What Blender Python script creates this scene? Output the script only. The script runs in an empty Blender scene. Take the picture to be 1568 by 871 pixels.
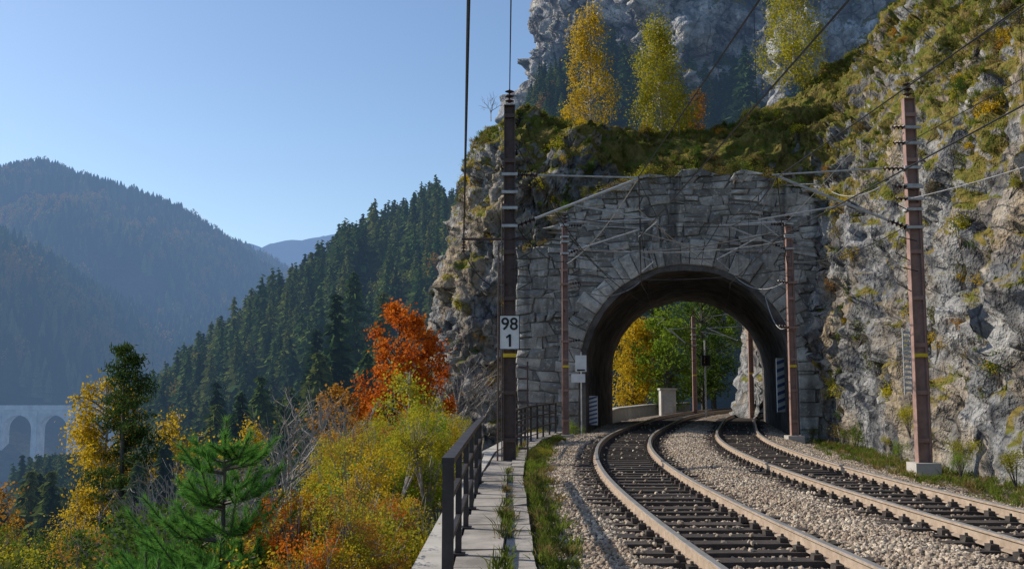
import bpy, math, numpy as np
from mathutils import Vector
R=np.random.default_rng(11)
scene=bpy.context.scene
# ------------------------------------------------------------------ noise
def _h(ix,iy,iz,seed):
    x=(ix.astype(np.int64)*374761393+iy.astype(np.int64)*668265263+iz.astype(np.int64)*2147483647+seed*974634777)&0xffffffff
    x=((x^(x>>13))*1274126177)&0xffffffff
    x=((x^(x>>15))*2246822519)&0xffffffff
    x=x^(x>>16)
    return (x&0xffffff)/float(0xffffff)
def vnoise(p,seed=0):
    f=np.floor(p); t=p-f; t=t*t*(3-2*t); i=f.astype(np.int64); r=0
    for a in (0,1):
        for b in (0,1):
            for c in (0,1):
                w=(t[:,0] if a else 1-t[:,0])*(t[:,1] if b else 1-t[:,1])*(t[:,2] if c else 1-t[:,2])
                r=r+w*_h(i[:,0]+a,i[:,1]+b,i[:,2]+c,seed)
    return r*2-1
def fbm(p,o=4,seed=0,g=.5):
    a=1;s=0;n=0
    for k in range(o):
        s=s+a*vnoise(p*(2.03**k)+k*17.3,seed+k); n+=a; a*=g
    return s/n
def ridged(p,o=4,seed=0):
    a=1;s=0;n=0
    for k in range(o):
        s=s+a*(1-2*np.abs(vnoise(p*(2.07**k)+k*9.1,seed+k))); n+=a; a*=.5
    return s/n
def worley(p,seed=0):
    f=np.floor(p).astype(np.int64); F1=np.full(len(p),9.);F2=np.full(len(p),9.);C=np.zeros(len(p))
    for a in (-1,0,1):
        for b in (-1,0,1):
            for c in (-1,0,1):
                X=f[:,0]+a;Y=f[:,1]+b;Z=f[:,2]+c
                q=np.stack([X+_h(X,Y,Z,seed),Y+_h(X,Y,Z,seed+1),Z+_h(X,Y,Z,seed+2)],1)
                d=np.linalg.norm(q-p,axis=1); m=d<F1
                F2=np.where(m,F1,np.minimum(F2,d)); C=np.where(m,_h(X,Y,Z,seed+3),C); F1=np.where(m,d,F1)
    return F1,F2,C
# ------------------------------------------------------------------ mesh builder
class MB:
    def __init__(s): s.v=[];s.n=0;s.f=[]
    def add(s,v,f,m=0):
        v=np.asarray(v,float).reshape(-1,3); f=np.asarray(f,int)
        s.f.append((f+s.n,m)); s.v.append(v); s.n+=len(v)
    def box(s,c,size,m=0,ax=None,jit=0):
        x,y,z=[k/2 for k in size]
        v=np.array([[-x,-y,-z],[x,-y,-z],[x,y,-z],[-x,y,-z],[-x,-y,z],[x,-y,z],[x,y,z],[-x,y,z]],float)
        if jit: v+=R.normal(0,jit,v.shape)
        if ax is not None:
            ax=np.asarray(ax,float); v=v@ax
        s.add(v+np.asarray(c,float),[[0,3,2,1],[4,5,6,7],[0,1,5,4],[1,2,6,5],[2,3,7,6],[3,0,4,7]],m)
    def tube(s,pts,rad,k=6,m=0,cap=False):
        P=np.asarray(pts,float); n=len(P); rad=np.broadcast_to(rad,(n,))
        T=np.gradient(P,axis=0); T/=np.linalg.norm(T,axis=1)[:,None]+1e-9
        up=np.array([0,0,1.]) if abs(T[0,2])<.9 else np.array([1.,0,0])
        A=np.cross(T,up); A/=np.linalg.norm(A,axis=1)[:,None]+1e-9
        B=np.cross(T,A)
        an=np.arange(k)*2*math.pi/k
        V=P[:,None]+rad[:,None,None]*(A[:,None]*np.cos(an)[None,:,None]+B[:,None]*np.sin(an)[None,:,None])
        i=np.arange(n-1)[:,None]*k; j=np.arange(k)[None]; j2=(j+1)%k
        f=np.stack([i+j,i+j2,i+k+j2,i+k+j],-1).reshape(-1,4)
        s.add(V,f,m)
        if cap:
            s.add(V[0],[list(range(k))],m); s.add(V[-1],[list(range(k))[::-1]],m)
    def leaves(s,c,size,m=0,asp=.55,a=None,up=0.):
        c=np.asarray(c,float); n=len(c); size=np.broadcast_to(size,(n,))
        if a is None:
            a=R.normal(size=(n,3)); a[:,2]-=up
        a=a/(np.linalg.norm(a,axis=1)[:,None]+1e-9)
        b=np.cross(a,R.normal(size=(n,3))); b/=np.linalg.norm(b,axis=1)[:,None]+1e-9
        a=a*size[:,None]*.5; b=b*size[:,None]*.5*asp
        V=np.stack([c-a,c-b,c+a,c+b],1).reshape(-1,3)
        s.add(V,np.arange(n*4).reshape(-1,4),m)
    def build(s,name,mats,smooth=False,link=True,parent=None,attr=None):
        me=bpy.data.meshes.new(name); V=np.concatenate(s.v)
        me.vertices.add(len(V)); me.vertices.foreach_set('co',V.ravel())
        L=[];ls=[];mi=[];st=0
        for f,m in s.f:
            k=f.shape[1]; L.append(f.ravel()); ls.append(st+np.arange(len(f))*k); mi.append(np.full(len(f),m)); st+=f.size
        L=np.concatenate(L); ls=np.concatenate(ls); mi=np.concatenate(mi)
        me.loops.add(len(L)); me.loops.foreach_set('vertex_index',L.astype(np.int32))
        me.polygons.add(len(ls)); me.polygons.foreach_set('loop_start',ls.astype(np.int32))
        me.polygons.foreach_set('material_index',mi.astype(np.int32))
        me.polygons.foreach_set('use_smooth',np.full(len(ls),smooth))
        if attr is not None:
            a=me.attributes.new('slope','FLOAT','POINT'); a.data.foreach_set('value',attr.astype(np.float32))
        for m in mats: me.materials.append(m)
        me.update(calc_edges=True); me.validate()
        o=bpy.data.objects.new(name,me)
        if link: scene.collection.objects.link(o)
        if parent: o.parent=parent
        return o
def empty(name):
    o=bpy.data.objects.new(name,None); o.empty_display_size=.2; scene.collection.objects.link(o); return o
# ------------------------------------------------------------------ materials
HAZE_GLOW=(.185,.31,.55); HL=1400.  # aerial haze painted into materials as emission, growing with distance from the origin
class M:
    def __init__(s,name):
        s.m=bpy.data.materials.new(name); s.m.use_nodes=True; s.nt=s.m.node_tree; s.nt.nodes.clear()
        s.out=s.n('ShaderNodeOutputMaterial'); s.geo=s.n('ShaderNodeNewGeometry')
    def n(s,t,**k):
        x=s.nt.nodes.new(t)
        for a,b in k.items(): setattr(x,a,b)
        return x
    def l(s,a,b): s.nt.links.new(a,b)
    def put(s,sock,v):
        if isinstance(v,bpy.types.NodeSocket): s.l(v,sock)
        else:
            if sock.type=='RGBA' and len(v)==3: v=(*v,1)
            sock.default_value=v
    def mapping(s,scale,rot=(0,0,0)):
        k=s.n('ShaderNodeMapping'); s.l(s.geo.outputs['Position'],k.inputs[0]); k.inputs['Scale'].default_value=scale if hasattr(scale,'__len__') else (scale,)*3; k.inputs['Rotation'].default_value=rot; return k.outputs[0]
    def noise(s,sc,d=4,r=.55,vec=None,dist=0):
        k=s.n('ShaderNodeTexNoise'); s.l(vec or s.geo.outputs['Position'],k.inputs['Vector']); k.inputs['Scale'].default_value=sc;k.inputs['Detail'].default_value=d;k.inputs['Roughness'].default_value=r;k.inputs['Distortion'].default_value=dist; return k.outputs[0]
    def voro(s,sc,feat='F1',vec=None,out='Distance'):
        k=s.n('ShaderNodeTexVoronoi',feature=feat); s.l(vec or s.geo.outputs['Position'],k.inputs['Vector']); k.inputs['Scale'].default_value=sc; return k.outputs[out]
    def ramp(s,v,a,b,lo=0.,hi=1.):
        k=s.n('ShaderNodeMapRange'); k.clamp=True; s.put(k.inputs[0],v)
        for i,q in zip((1,2,3,4),(a,b,lo,hi)): k.inputs[i].default_value=q
        return k.outputs[0]
    def math(s,op,a,b=0.):
        k=s.n('ShaderNodeMath',operation=op); s.put(k.inputs[0],a); s.put(k.inputs[1],b); return k.outputs[0]
    def mix(s,f,a,b,bt='MIX'):
        k=s.n('ShaderNodeMix',data_type='RGBA',blend_type=bt); s.put(k.inputs[0],f); s.put(k.inputs[6],a); s.put(k.inputs[7],b); return k.outputs[2]
    def xyz(s,what='Normal'):
        k=s.n('ShaderNodeSeparateXYZ'); s.l(s.geo.outputs[what],k.inputs[0]); return k.outputs
    def bump(s,h,st,dist):
        k=s.n('ShaderNodeBump'); s.put(k.inputs['Height'],h); k.inputs['Strength'].default_value=st;k.inputs['Distance'].default_value=dist; return k.outputs[0]
    def pr(s,col,rough=.9,metal=0.,normal=None,spec=.3):
        b=s.n('ShaderNodeBsdfPrincipled'); s.put(b.inputs['Base Color'],col); s.put(b.inputs['Roughness'],rough); b.inputs['Metallic'].default_value=metal; b.inputs['Specular IOR Level'].default_value=spec
        if normal: s.l(normal,b.inputs['Normal'])
        return b.outputs[0]
    def dif(s,col,normal=None):
        b=s.n('ShaderNodeBsdfDiffuse'); s.put(b.inputs[0],col)
        if normal: s.l(normal,b.inputs['Normal'])
        return b.outputs[0]
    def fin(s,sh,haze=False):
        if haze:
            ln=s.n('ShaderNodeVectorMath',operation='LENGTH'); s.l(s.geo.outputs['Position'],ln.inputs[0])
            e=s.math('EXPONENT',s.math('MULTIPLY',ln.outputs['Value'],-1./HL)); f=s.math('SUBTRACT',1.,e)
            em=s.n('ShaderNodeEmission'); em.inputs[0].default_value=(*HAZE_GLOW,1)
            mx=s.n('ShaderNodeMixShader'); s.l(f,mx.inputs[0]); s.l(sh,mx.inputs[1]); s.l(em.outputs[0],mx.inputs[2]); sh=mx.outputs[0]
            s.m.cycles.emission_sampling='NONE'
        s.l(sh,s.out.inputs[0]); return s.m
def plain(name,c,c2=None,sc=3,rough=.8,metal=0.,b=.3,bd=.02,isl=0.):
    k=M(name); c2=c2 or tuple(x*.6 for x in c); n=k.noise(sc,4,.65)
    f=k.ramp(n,.35,.68)
    if isl: f=k.math('ADD',k.math('MULTIPLY',f,1-isl),k.math('MULTIPLY',k.geo.outputs['Random Per Island'],isl))
    col=k.mix(f,c2,c)
    return k.fin(k.pr(col,rough,metal,k.bump(k.noise(sc*8,3,.7),b,bd) if bd>.005 else None))
def foliage(name,c1,c2,c3=None,tr=.4,haze=False,sc=.8):
    k=M(name); f=k.ramp(k.noise(sc,2,.6),.35,.65)
    f=k.math('ADD',k.math('MULTIPLY',f,.5),k.math('MULTIPLY',k.geo.outputs['Random Per Island'],.5))
    col=k.mix(f,c1,c2)
    if c3:
        oi=k.n('ShaderNodeObjectInfo'); col=k.mix(k.ramp(oi.outputs['Random'],.35,1.,0,.9),col,c3)
    d=k.n('ShaderNodeBsdfDiffuse'); k.l(col,d.inputs[0]); t=k.n('ShaderNodeBsdfTranslucent'); k.l(col,t.inputs[0])
    mx=k.n('ShaderNodeMixShader'); mx.inputs[0].default_value=tr; k.l(d.outputs[0],mx.inputs[1]); k.l(t.outputs[0],mx.inputs[2])
    return k.fin(mx.outputs[0],haze)
def rockmat(name,sc=1.,haze=False,tanamt=.5,near=True,alb=1.):
    k=M(name)
    mid=k.noise(.9*sc,5,.70,k.mapping((1.,1.,.7))); fine=k.noise(5*sc,3,.72)
    col=k.mix(k.ramp(mid,.38,.64),(.085*alb,.09*alb,.10*alb),(.42*alb,.415*alb,.405*alb))
    col=k.mix(k.ramp(k.noise(.26*sc,3,.65),.48,.62,0,tanamt),col,(.42*alb,.32*alb,.20*alb))
    col=k.mix(k.ramp(fine,.3,.62,.55,0),col,(.05,.05,.055))
    cr=k.voro(1.3*sc,'DISTANCE_TO_EDGE',k.mapping((1,1,.65),(.3,.2,0)))
    wob=k.math('ADD',cr,k.math('MULTIPLY',k.math('SUBTRACT',mid,.5),.3))
    col=k.mix(k.ramp(wob,.0,.05,.7,0),col,(.03,.03,.035))
    streak=k.noise(1.2*sc,3,.6,k.mapping((1,1,.14)))
    col=k.mix(k.ramp(streak,.52,.68,0,.7),col,(.065,.065,.07))
    h=k.math('ADD',mid,k.math('MULTIPLY',fine,.35))
    nz=k.xyz()[2]; gn=k.math('MULTIPLY',k.math('SUBTRACT',k.noise(.5,4,.65),.5),2.0)
    if near:
        at=k.n('ShaderNodeAttribute'); at.attribute_name='slope'
        gm=k.math('ADD',k.math('ADD',k.math('MULTIPLY',at.outputs['Fac'],1.0),k.math('MULTIPLY',nz,.5)),gn); th=(.50,.64)
    else:
        gm=k.math('ADD',nz,gn); th=(.62,.75)
    g=k.mix(k.ramp(k.noise(1.3,3,.6),.35,.65),(.105,.12,.024),(.22,.16,.055))
    g=k.mix(k.ramp(fine,.4,.7,0,.6),g,(.045,.052,.014))
    col=k.mix(k.ramp(gm,*th),col,g)
    return k.fin(k.dif(col,k.bump(h,1.,.34/sc)),haze)

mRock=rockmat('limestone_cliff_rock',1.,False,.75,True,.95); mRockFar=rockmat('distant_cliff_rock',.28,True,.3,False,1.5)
mFoY=foliage('yellow_leaves',(.62,.42,.025),(.46,.33,.03),None,.45)
mFoYG=foliage('yellow_green_leaves',(.50,.42,.03),(.28,.29,.03),None,.45)
mFoO=foliage('orange_leaves',(.62,.20,.02),(.46,.09,.014),None,.45)
mFoO2=foliage('amber_leaves',(.52,.27,.035),(.34,.17,.04),None,.4)
mFoG=foliage('green_leaves',(.10,.16,.03),(.05,.10,.02))
mFoBG=foliage('bright_green_leaves',(.25,.33,.035),(.14,.22,.025))
mFoOl=foliage('olive_shrub_leaves',(.17,.16,.035),(.08,.095,.025))
mFoBr=foliage('dry_grass_blades',(.30,.22,.09),(.16,.135,.045))
mGrass=foliage('grass_blades',(.18,.22,.04),(.10,.135,.022))
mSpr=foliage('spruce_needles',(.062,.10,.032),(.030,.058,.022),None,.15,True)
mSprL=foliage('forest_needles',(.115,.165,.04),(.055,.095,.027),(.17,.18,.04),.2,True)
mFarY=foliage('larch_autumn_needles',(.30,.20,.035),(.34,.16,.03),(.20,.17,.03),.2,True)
mPine=foliage('young_pine_needles',(.17,.36,.07),(.08,.22,.04),None,.3)
mPineD=foliage('pine_needles',(.10,.145,.035),(.04,.075,.02),None,.2)
mBark=plain('tree_bark',(.13,.11,.09),(.06,.05,.045),6)
mBarkG=plain('grey_twigs',(.36,.33,.30),(.20,.18,.16),6)
mBirch=plain('birch_bark',(.62,.60,.56),(.12,.11,.1),5)
mSteel=plain('painted_steel_brown',(.115,.075,.065),(.07,.048,.042),5,.6,.0,.15,.004)
mSteelP=plain('painted_steel_red_grey',(.34,.215,.18),(.22,.14,.12),4,.6,.0,.15,.004)
mRailing=plain('railing_dark_steel',(.060,.052,.052),(.035,.03,.03),6,.55,.2,.2,.003)
mGalv=plain('galvanised_tube',(.50,.51,.51),(.35,.36,.36),8,.5,.3,.1,.002)
mWire=plain('overhead_wire',(.05,.05,.055),(.03,.03,.03),8,.6,.3,.1,.002)
mWireL=plain('bright_stay_wire',(.45,.45,.45),(.3,.3,.3),8,.6,.3,.1,.002)
mIns=plain('insulator_ceramic',(.06,.035,.03),(.04,.02,.02),8,.25,0,.0,.002)
mYel=plain('yellow_paint',(.7,.5,.03),(.55,.4,.03),8,.6,0,.1,.002)
mWhite=plain('white_enamel',(.78,.78,.76),(.66,.66,.64),4,.45,0,.05,.002)
mBlack=plain('black_paint',(.02,.02,.02),(.015,.015,.015),4,.5,0,.05,.002)
mBlue=plain('blue_paint',(.10,.16,.33),(.08,.12,.25),4,.5,0,.05,.002)
mConc=plain('walkway_concrete',(.42,.385,.35),(.17,.155,.14),1.9,.95,0,.6,.012,.25)
mConcL=plain('light_concrete',(.50,.48,.44),(.36,.34,.31),1.2,.95,0,.3,.01)
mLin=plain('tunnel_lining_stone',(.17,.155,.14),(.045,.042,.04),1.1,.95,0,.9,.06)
mMort=plain('mortar',(.22,.205,.185),(.11,.105,.10),3,.95,0,.6,.02)
mRailS=plain('rail_side_rust',(.44,.35,.27),(.30,.23,.17),7,.8,.1,.2,.003)
mRailT=plain('rail_running_surface',(.60,.58,.56),(.45,.43,.41),3,.35,.6,.05,.002)
mSleep=plain('sleeper_dark_timber',(.085,.07,.06),(.035,.03,.027),6,.85,0,.6,.012,.4)
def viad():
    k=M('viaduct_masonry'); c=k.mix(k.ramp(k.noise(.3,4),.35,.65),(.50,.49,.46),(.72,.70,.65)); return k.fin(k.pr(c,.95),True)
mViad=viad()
def blockmat(name,lo,hi,st):
    k=M(name); r=k.geo.outputs['Random Per Island']
    c=k.mix(r,lo,hi); c=k.mix(k.ramp(k.noise(2.5,4,.7),.40,.66,0,.7),c,(.19,.18,.165))
    c=k.mix(k.ramp(k.noise(.45,3,.6),.42,.60,0,.55*st),c,(.14,.135,.125)); c=k.mix(k.ramp(k.noise(6,3,.7),.55,.68,0,.6),c,(.68,.64,.56))
    c=k.mix(k.ramp(k.noise(1.3,3,.6,k.mapping((1,1,.12))),.53,.67,0,.75*st),c,(.07,.068,.065))
    return k.fin(k.dif(c,k.bump(k.noise(6,5,.78),1.,.10)))
mBlock=blockmat('portal_stone_blocks',(.19,.185,.17),(.68,.64,.575),1.); mVous=blockmat('arch_stone_blocks',(.34,.325,.295),(.78,.745,.67),.7)
def ballmat(inst):
    k=M('ballast_stones' if inst else 'ballast_bed')
    if inst:
        oi=k.n('ShaderNodeObjectInfo'); r=oi.outputs['Random']
        c=k.mix(r,(.19,.155,.12),(.64,.54,.42)); c=k.mix(k.ramp(k.noise(1.0,3),.4,.65,0,.55),c,(.27,.19,.13)); return k.fin(k.dif(c))
    v=k.voro(17,'F1',None,'Color'); s=k.n('ShaderNodeSeparateColor'); k.l(v,s.inputs[0])
    c=k.mix(s.outputs[0],(.15,.12,.095),(.56,.47,.38)); d=k.voro(17,'F1'); c=k.mix(k.ramp(d,.3,.7,0,.7),c,(.05,.045,.04))
    c=k.mix(k.ramp(k.noise(.9,3),.42,.7,0,.5),c,(.24,.17,.12))
    return k.fin(k.dif(c,k.bump(k.math('SUBTRACT',1.,d),1.,.05)))
mBall=ballmat(False); mStone=ballmat(True)
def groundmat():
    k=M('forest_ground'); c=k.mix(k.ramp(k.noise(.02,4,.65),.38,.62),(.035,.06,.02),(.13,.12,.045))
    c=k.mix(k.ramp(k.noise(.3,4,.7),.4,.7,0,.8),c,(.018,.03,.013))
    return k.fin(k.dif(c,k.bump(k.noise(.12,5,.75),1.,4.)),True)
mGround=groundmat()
# ------------------------------------------------------------------ camera, world, sun
cd=bpy.data.cameras.new('camera'); cam=bpy.data.objects.new('camera',cd); scene.collection.objects.link(cam)
cd.sensor_width=36; cd.lens=36*1500/1568; cd.clip_end=20000; cd.clip_start=.1
cam.location=(0,0,1.7); cam.rotation_euler=(math.radians(90+5.92),0,0); scene.camera=cam
SE=34; SA=-70
w=bpy.data.worlds.new('World'); scene.world=w; w.use_nodes=True; nt=w.node_tree; nt.nodes.clear()
sk=nt.nodes.new('ShaderNodeTexSky'); sk.sky_type='NISHITA'; sk.sun_disc=False; sk.sun_elevation=math.radians(SE); sk.sun_rotation=math.radians(SA%360); sk.air_density=1.1; sk.dust_density=1.1; sk.ozone_density=3.4; sk.altitude=700
bg=nt.nodes.new('ShaderNodeBackground'); bg.inputs[1].default_value=.15; wo=nt.nodes.new('ShaderNodeOutputWorld'); nt.links.new(sk.outputs[0],bg.inputs[0]); nt.links.new(bg.outputs[0],wo.inputs[0])
sd=bpy.data.lights.new('sun','SUN'); sd.energy=5.0; sd.angle=math.radians(.5); sd.color=(1,.91,.77); so=bpy.data.objects.new('sun',sd); scene.collection.objects.link(so)
e=math.radians(SE);a=math.radians(SA); tosun=Vector((math.sin(a)*math.cos(e),math.cos(a)*math.cos(e),math.sin(e))); so.rotation_euler=tosun.to_track_quat('Z','Y').to_euler()
scene.view_settings.view_transform='Standard'; scene.view_settings.look='None'; scene.view_settings.exposure=0
# ------------------------------------------------------------------ ground heightfield
def ridge(x,y,pts,slope,soft=6,nz=0,seed=3):
    P=np.array(pts,float); best=np.full(x.shape,-1e9); bd=np.full(x.shape,1e9)
    for a,b in zip(P[:-1],P[1:]):
        d=b[:2]-a[:2]; t=np.clip(((x-a[0])*d[0]+(y-a[1])*d[1])/(d@d),0,1)
        dist=np.hypot(x-a[0]-t*d[0],y-a[1]-t*d[1]); z=a[2]+t*(b[2]-a[2])-slope*(np.sqrt(dist**2+soft**2)-soft)
        bd=np.where(z>best,dist,bd); best=np.maximum(best,z)
    if nz:
        q=np.stack([x/170,y/170,x*0],1); best=best+nz*np.minimum(1,bd/90)*ridged(q,4,seed)
    return best
RC=[(-3,120,15),(-9,150,26),(-27,220,27),(-57,300,21),(-85,360,12),(-135,420,-2),(-165,450,-18),(-200,470,-40)]
RA=[(-900,800,190),(-570,900,201),(-505,950,202),(-476,970,213),(-443,1000,205),(-414,1050,187),(-381,1100,166),(-351,1150,148),(-325,1200,130),(-296,1250,102),(-246,1300,63),(-180,1380,20)]
RH=[(-520,480,130),(-334,560,96),(-316,600,84),(-306,630,73),(-284,670,56),(-261,720,40),(-233,770,25),(-190,830,0)]
RB=[(-1400,2500,420),(-930,2600,290),(-785,2600,365),(-725,2620,386),(-654,2640,368),(-607,2700,405),(-536,2800,432),(-467,2900,466),(-372,3000,512),(-170,3000,570),(600,3000,600)]
def H(x,y):
    x=np.asarray(x,float).ravel(); y=np.asarray(y,float).ravel()
    base=np.where(x<-.85,np.maximum(-2.5+.42*(x+1),-55),-.75)
    base=base+np.where(x<-3,fbm(np.stack([x/14,y/14,x*0],1),3,5)*np.clip((-x-3)/10,0,1)*1.5,0)
    hb=np.interp(y,[90,115,130,200,500,1500],[-1,34,45,60,90,90])-2.4*np.maximum(0,4-x)
    hb=np.where(y<90,-99,hb)
    h=np.maximum(base,hb)
    h=np.maximum(h,ridge(x,y,RC,.82,4,3,3)); h=np.maximum(h,ridge(x,y,RA,.52,12,30,8)); h=np.maximum(h,ridge(x,y,RH,.78,10,14,14))
    h=np.maximum(h,ridge(x,y,RB,.5,30,22,20))
    return h
ang=np.radians(np.concatenate([np.arange(-180,-46,4),np.arange(-46,14,.2),np.arange(14,180,4)])); rad=np.exp(np.linspace(math.log(.6),math.log(9000),440))
A,RR=np.meshgrid(ang,rad,indexing='ij'); X=(np.sin(A)*RR).ravel(); Y=(np.cos(A)*RR).ravel()
Z=H(X,Y); na,nr=len(ang),len(rad)
i=np.arange(na)[:,None];j=np.arange(nr-1)[None];i2=(i+1)%na
F=np.stack([i*nr+j,i*nr+j+1,i2*nr+j+1,i2*nr+j],-1).reshape(-1,4)
mb=MB(); mb.add(np.stack([X,Y,Z],1),F[:,::-1]); mb.build('ground',[mGround],True)
# ------------------------------------------------------------------ instancing helper
def scatter(name,pts,protos,scl,rotz,tilt=0.,idx=None):
    pts=np.asarray(pts,float); n=len(pts)
    me=bpy.data.meshes.new(name); me.vertices.add(n); me.vertices.foreach_set('co',pts.ravel())
    a=me.attributes.new('scl','FLOAT','POINT'); a.data.foreach_set('value',np.broadcast_to(scl,(n,)).astype(np.float32).copy())
    rot=np.zeros((n,3),np.float32); rot[:,2]=rotz; 
    if tilt: rot[:,:2]=R.normal(0,tilt,(n,2))
    a=me.attributes.new('rot','FLOAT_VECTOR','POINT'); a.data.foreach_set('vector',rot.ravel())
    if idx is None: idx=R.integers(0,len(protos),n)
    a=me.attributes.new('idx','INT','POINT'); a.data.foreach_set('value',np.asarray(idx).astype(np.int32).copy())
    o=bpy.data.objects.new(name,me); scene.collection.objects.link(o)
    c=bpy.data.collections.new(name+'_kinds')
    for q,p in enumerate(protos):
        p.name='%s_kind_%02d'%(name,q); c.objects.link(p)
    g=bpy.data.node_groups.new(name+'_instancing','GeometryNodeTree')
    g.interface.new_socket('Geometry',in_out='INPUT',socket_type='NodeSocketGeometry'); g.interface.new_socket('Geometry',in_out='OUTPUT',socket_type='NodeSocketGeometry')
    N=g.nodes.new; gi=N('NodeGroupInput');go=N('NodeGroupOutput');ip=N('GeometryNodeInstanceOnPoints');ci=N('GeometryNodeCollectionInfo')
    ci.inputs['Collection'].default_value=c; ci.inputs['Separate Children'].default_value=True; ci.inputs['Reset Children'].default_value=True
    def nat(nm,t):
        k=N('GeometryNodeInputNamedAttribute'); k.data_type=t; k.inputs['Name'].default_value=nm
        return [s for s in k.outputs if s.enabled and s.name=='Attribute'][0]
    er=N('FunctionNodeEulerToRotation'); L=g.links.new
    m2p=N('GeometryNodeMeshToPoints')
    L(gi.outputs[0],m2p.inputs['Mesh']); L(m2p.outputs[0],ip.inputs['Points']); L(ci.outputs[0],ip.inputs['Instance']); ip.inputs['Pick Instance'].default_value=True
    L(nat('idx','INT'),ip.inputs['Instance Index']); L(nat('rot','FLOAT_VECTOR'),er.inputs[0]); L(er.outputs[0],ip.inputs['Rotation']); L(nat('scl','FLOAT'),ip.inputs['Scale']); L(ip.outputs[0],go.inputs[0])
    md=o.modifiers.new('instancing','NODES'); md.node_group=g
    return o
# ------------------------------------------------------------------ tree generators
def spruce(mbd,h,rad,levels,per,nseg,ml=1,mt=0,droop=.35,base=(0,0,0),bare=.08,irr=.25):
    b0=np.array(base,float)
    mbd.tube(b0+np.array([[0,0,0],[0,0,h*.5],[0,0,h]]),[h*.014,h*.009,.001*h],5,mt)
    zs=np.linspace(bare+.02,.97,12); V=[]
    for q,t in enumerate(zs):
        r_=rad*.5*(1-t)**.8*(1.25 if q%2 else .75); an=np.arange(8)*.785+q*.39
        V.append(np.stack([np.cos(an)*r_*R.uniform(.6,1.3,8),np.sin(an)*r_*R.uniform(.6,1.3,8),np.full(8,h*t)-R.uniform(0,.02,8)*h],1))
    V=np.array(V)+b0; i=np.arange(11)[:,None]*8; j=np.arange(8)[None]; j2=(j+1)%8
    mbd.add(V,np.stack([i+j,i+j2,i+8+j2,i+8+j],-1).reshape(-1,4),ml)
    C=[];Aa=[];S=[]
    for q in range(levels):
        t=bare+(1-bare)*((q+.5)/levels); z=h*t; L0=rad*((1-t)**.8)*1.0+.05*rad
        k=max(4,int(per*(1-t*.4))); off=R.random()*6.28
        for p in range(k):
            L=L0*(1+R.normal(0,irr)); L=max(L,.1*rad); az=off+p*6.283/k+R.normal(0,.25); d=np.array([math.cos(az),math.sin(az),0]); zo=R.normal(0,.35*h/levels)
            for s_ in range(nseg):
                u=(s_+.6)/nseg; c=b0+d*L*u+np.array([0,0,z+zo-droop*L*u*u])
                sg_=1 if s_%2 else -1
                side=np.array([-d[1],d[0],0])*sg_
                a=d*(.9)+side*R.uniform(.1,.9)+np.array([0,0,-R.uniform(.1,.8)])
                C.append(c+side*L*.12*R.random()); Aa.append(a); S.append((L/nseg*2.0+.16*rad)*R.uniform(.8,1.3))
    mbd.leaves(np.array(C),np.array(S),ml,.5,np.array(Aa))
def curve(a,b,sag,n=5):
    a=np.array(a,float);b=np.array(b,float); t=np.linspace(0,1,n)[:,None]; p=a+(b-a)*t; p[:,2]+=(sag*4*t*(1-t))[:,0]; return p
def decid(name,base,h,cr,cb,ncl,nl,ls,leafm,barkm,droop=0.,clr=.5,prof='round',lean=(0,0),tr=.02,link=True,vs=1.):
    m=MB(); b=np.array(base,float); top=b+np.array([lean[0],lean[1],h])
    tp=np.linspace(0,1,7)[:,None]; tpts=b+(top-b)*tp; tpts[1:-1,:2]+=R.normal(0,h*.008,(5,2))
    m.tube(tpts,np.linspace(h*tr,h*.003,7),7,0)
    for q in range(ncl):
        t=cb+(1-cb)*((q+R.random())/ncl)
        tt=(t-cb)/(1-cb)
        if prof=='round': rr=math.sqrt(max(0,1-(2*tt-1)**2))*.9+.15
        elif prof=='birch': rr=min(1,tt*4+.25)*max(0,1-tt)**.55+.12
        else: rr=(1-tt)**.7+.1
        rr*=cr*math.sqrt(R.uniform(.15,1.25)); az=R.random()*6.283
        t0=max(cb*.6,t-.25*(rr/cr)*cr/h*2.2); p0=b+(top-b)*t0; tip=b+(top-b)*t+np.array([math.cos(az)*rr,math.sin(az)*rr,0])
        m.tube(curve(p0,tip,.12*rr,4),np.linspace(h*tr*.32,h*.0015,4),4,0)
        k=int(nl*R.uniform(.4,1.5)); cc=clr*R.uniform(.5,1.2)
        g=R.normal(0,cc*.5,(k,3)); g[:,2]*=vs; g[:,2]-=droop*R.random(k)*cc*2
        for _ in range(3):
            m.tube(np.stack([tip-np.array([0,0,.05]),tip+g[R.integers(k)]]),[h*.0016,h*.0006],3,0)
        m.leaves(tip+g,ls*R.uniform(.6,1.3,k),1,.7,None,.4 if droop else 0)
    return m.build(name,[barkm,leafm],False,link)
def bush_proto(n,ls,leafm,barkm,nclump=14,sig=(.14,.27),tall=.8):
    m=MB()
    for _ in range(9):
        az=R.random()*6.28; r=R.uniform(.2,.85); m.tube(curve((0,0,-1.8),(math.cos(az)*r,math.sin(az)*r,R.uniform(.1,1.)*tall),.2,5),[.03,.022,.016,.01,.004],4,0)
    for _ in range(nclump):
        v=R.normal(size=3); v/=np.linalg.norm(v); v*=R.uniform(.25,1.05); v[2]=v[2]*tall
        m.tube(np.stack([v*.2-np.array([0,0,.5]),v*.7,v]),[.012,.008,.003],3,0)
        k=n//nclump; g=R.normal(0,R.uniform(*sig),(k,3)); m.leaves(v+g,ls*R.uniform(.6,1.3,k),1,.65)
    return m.build('bush',[barkm,leafm],False,False)
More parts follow.
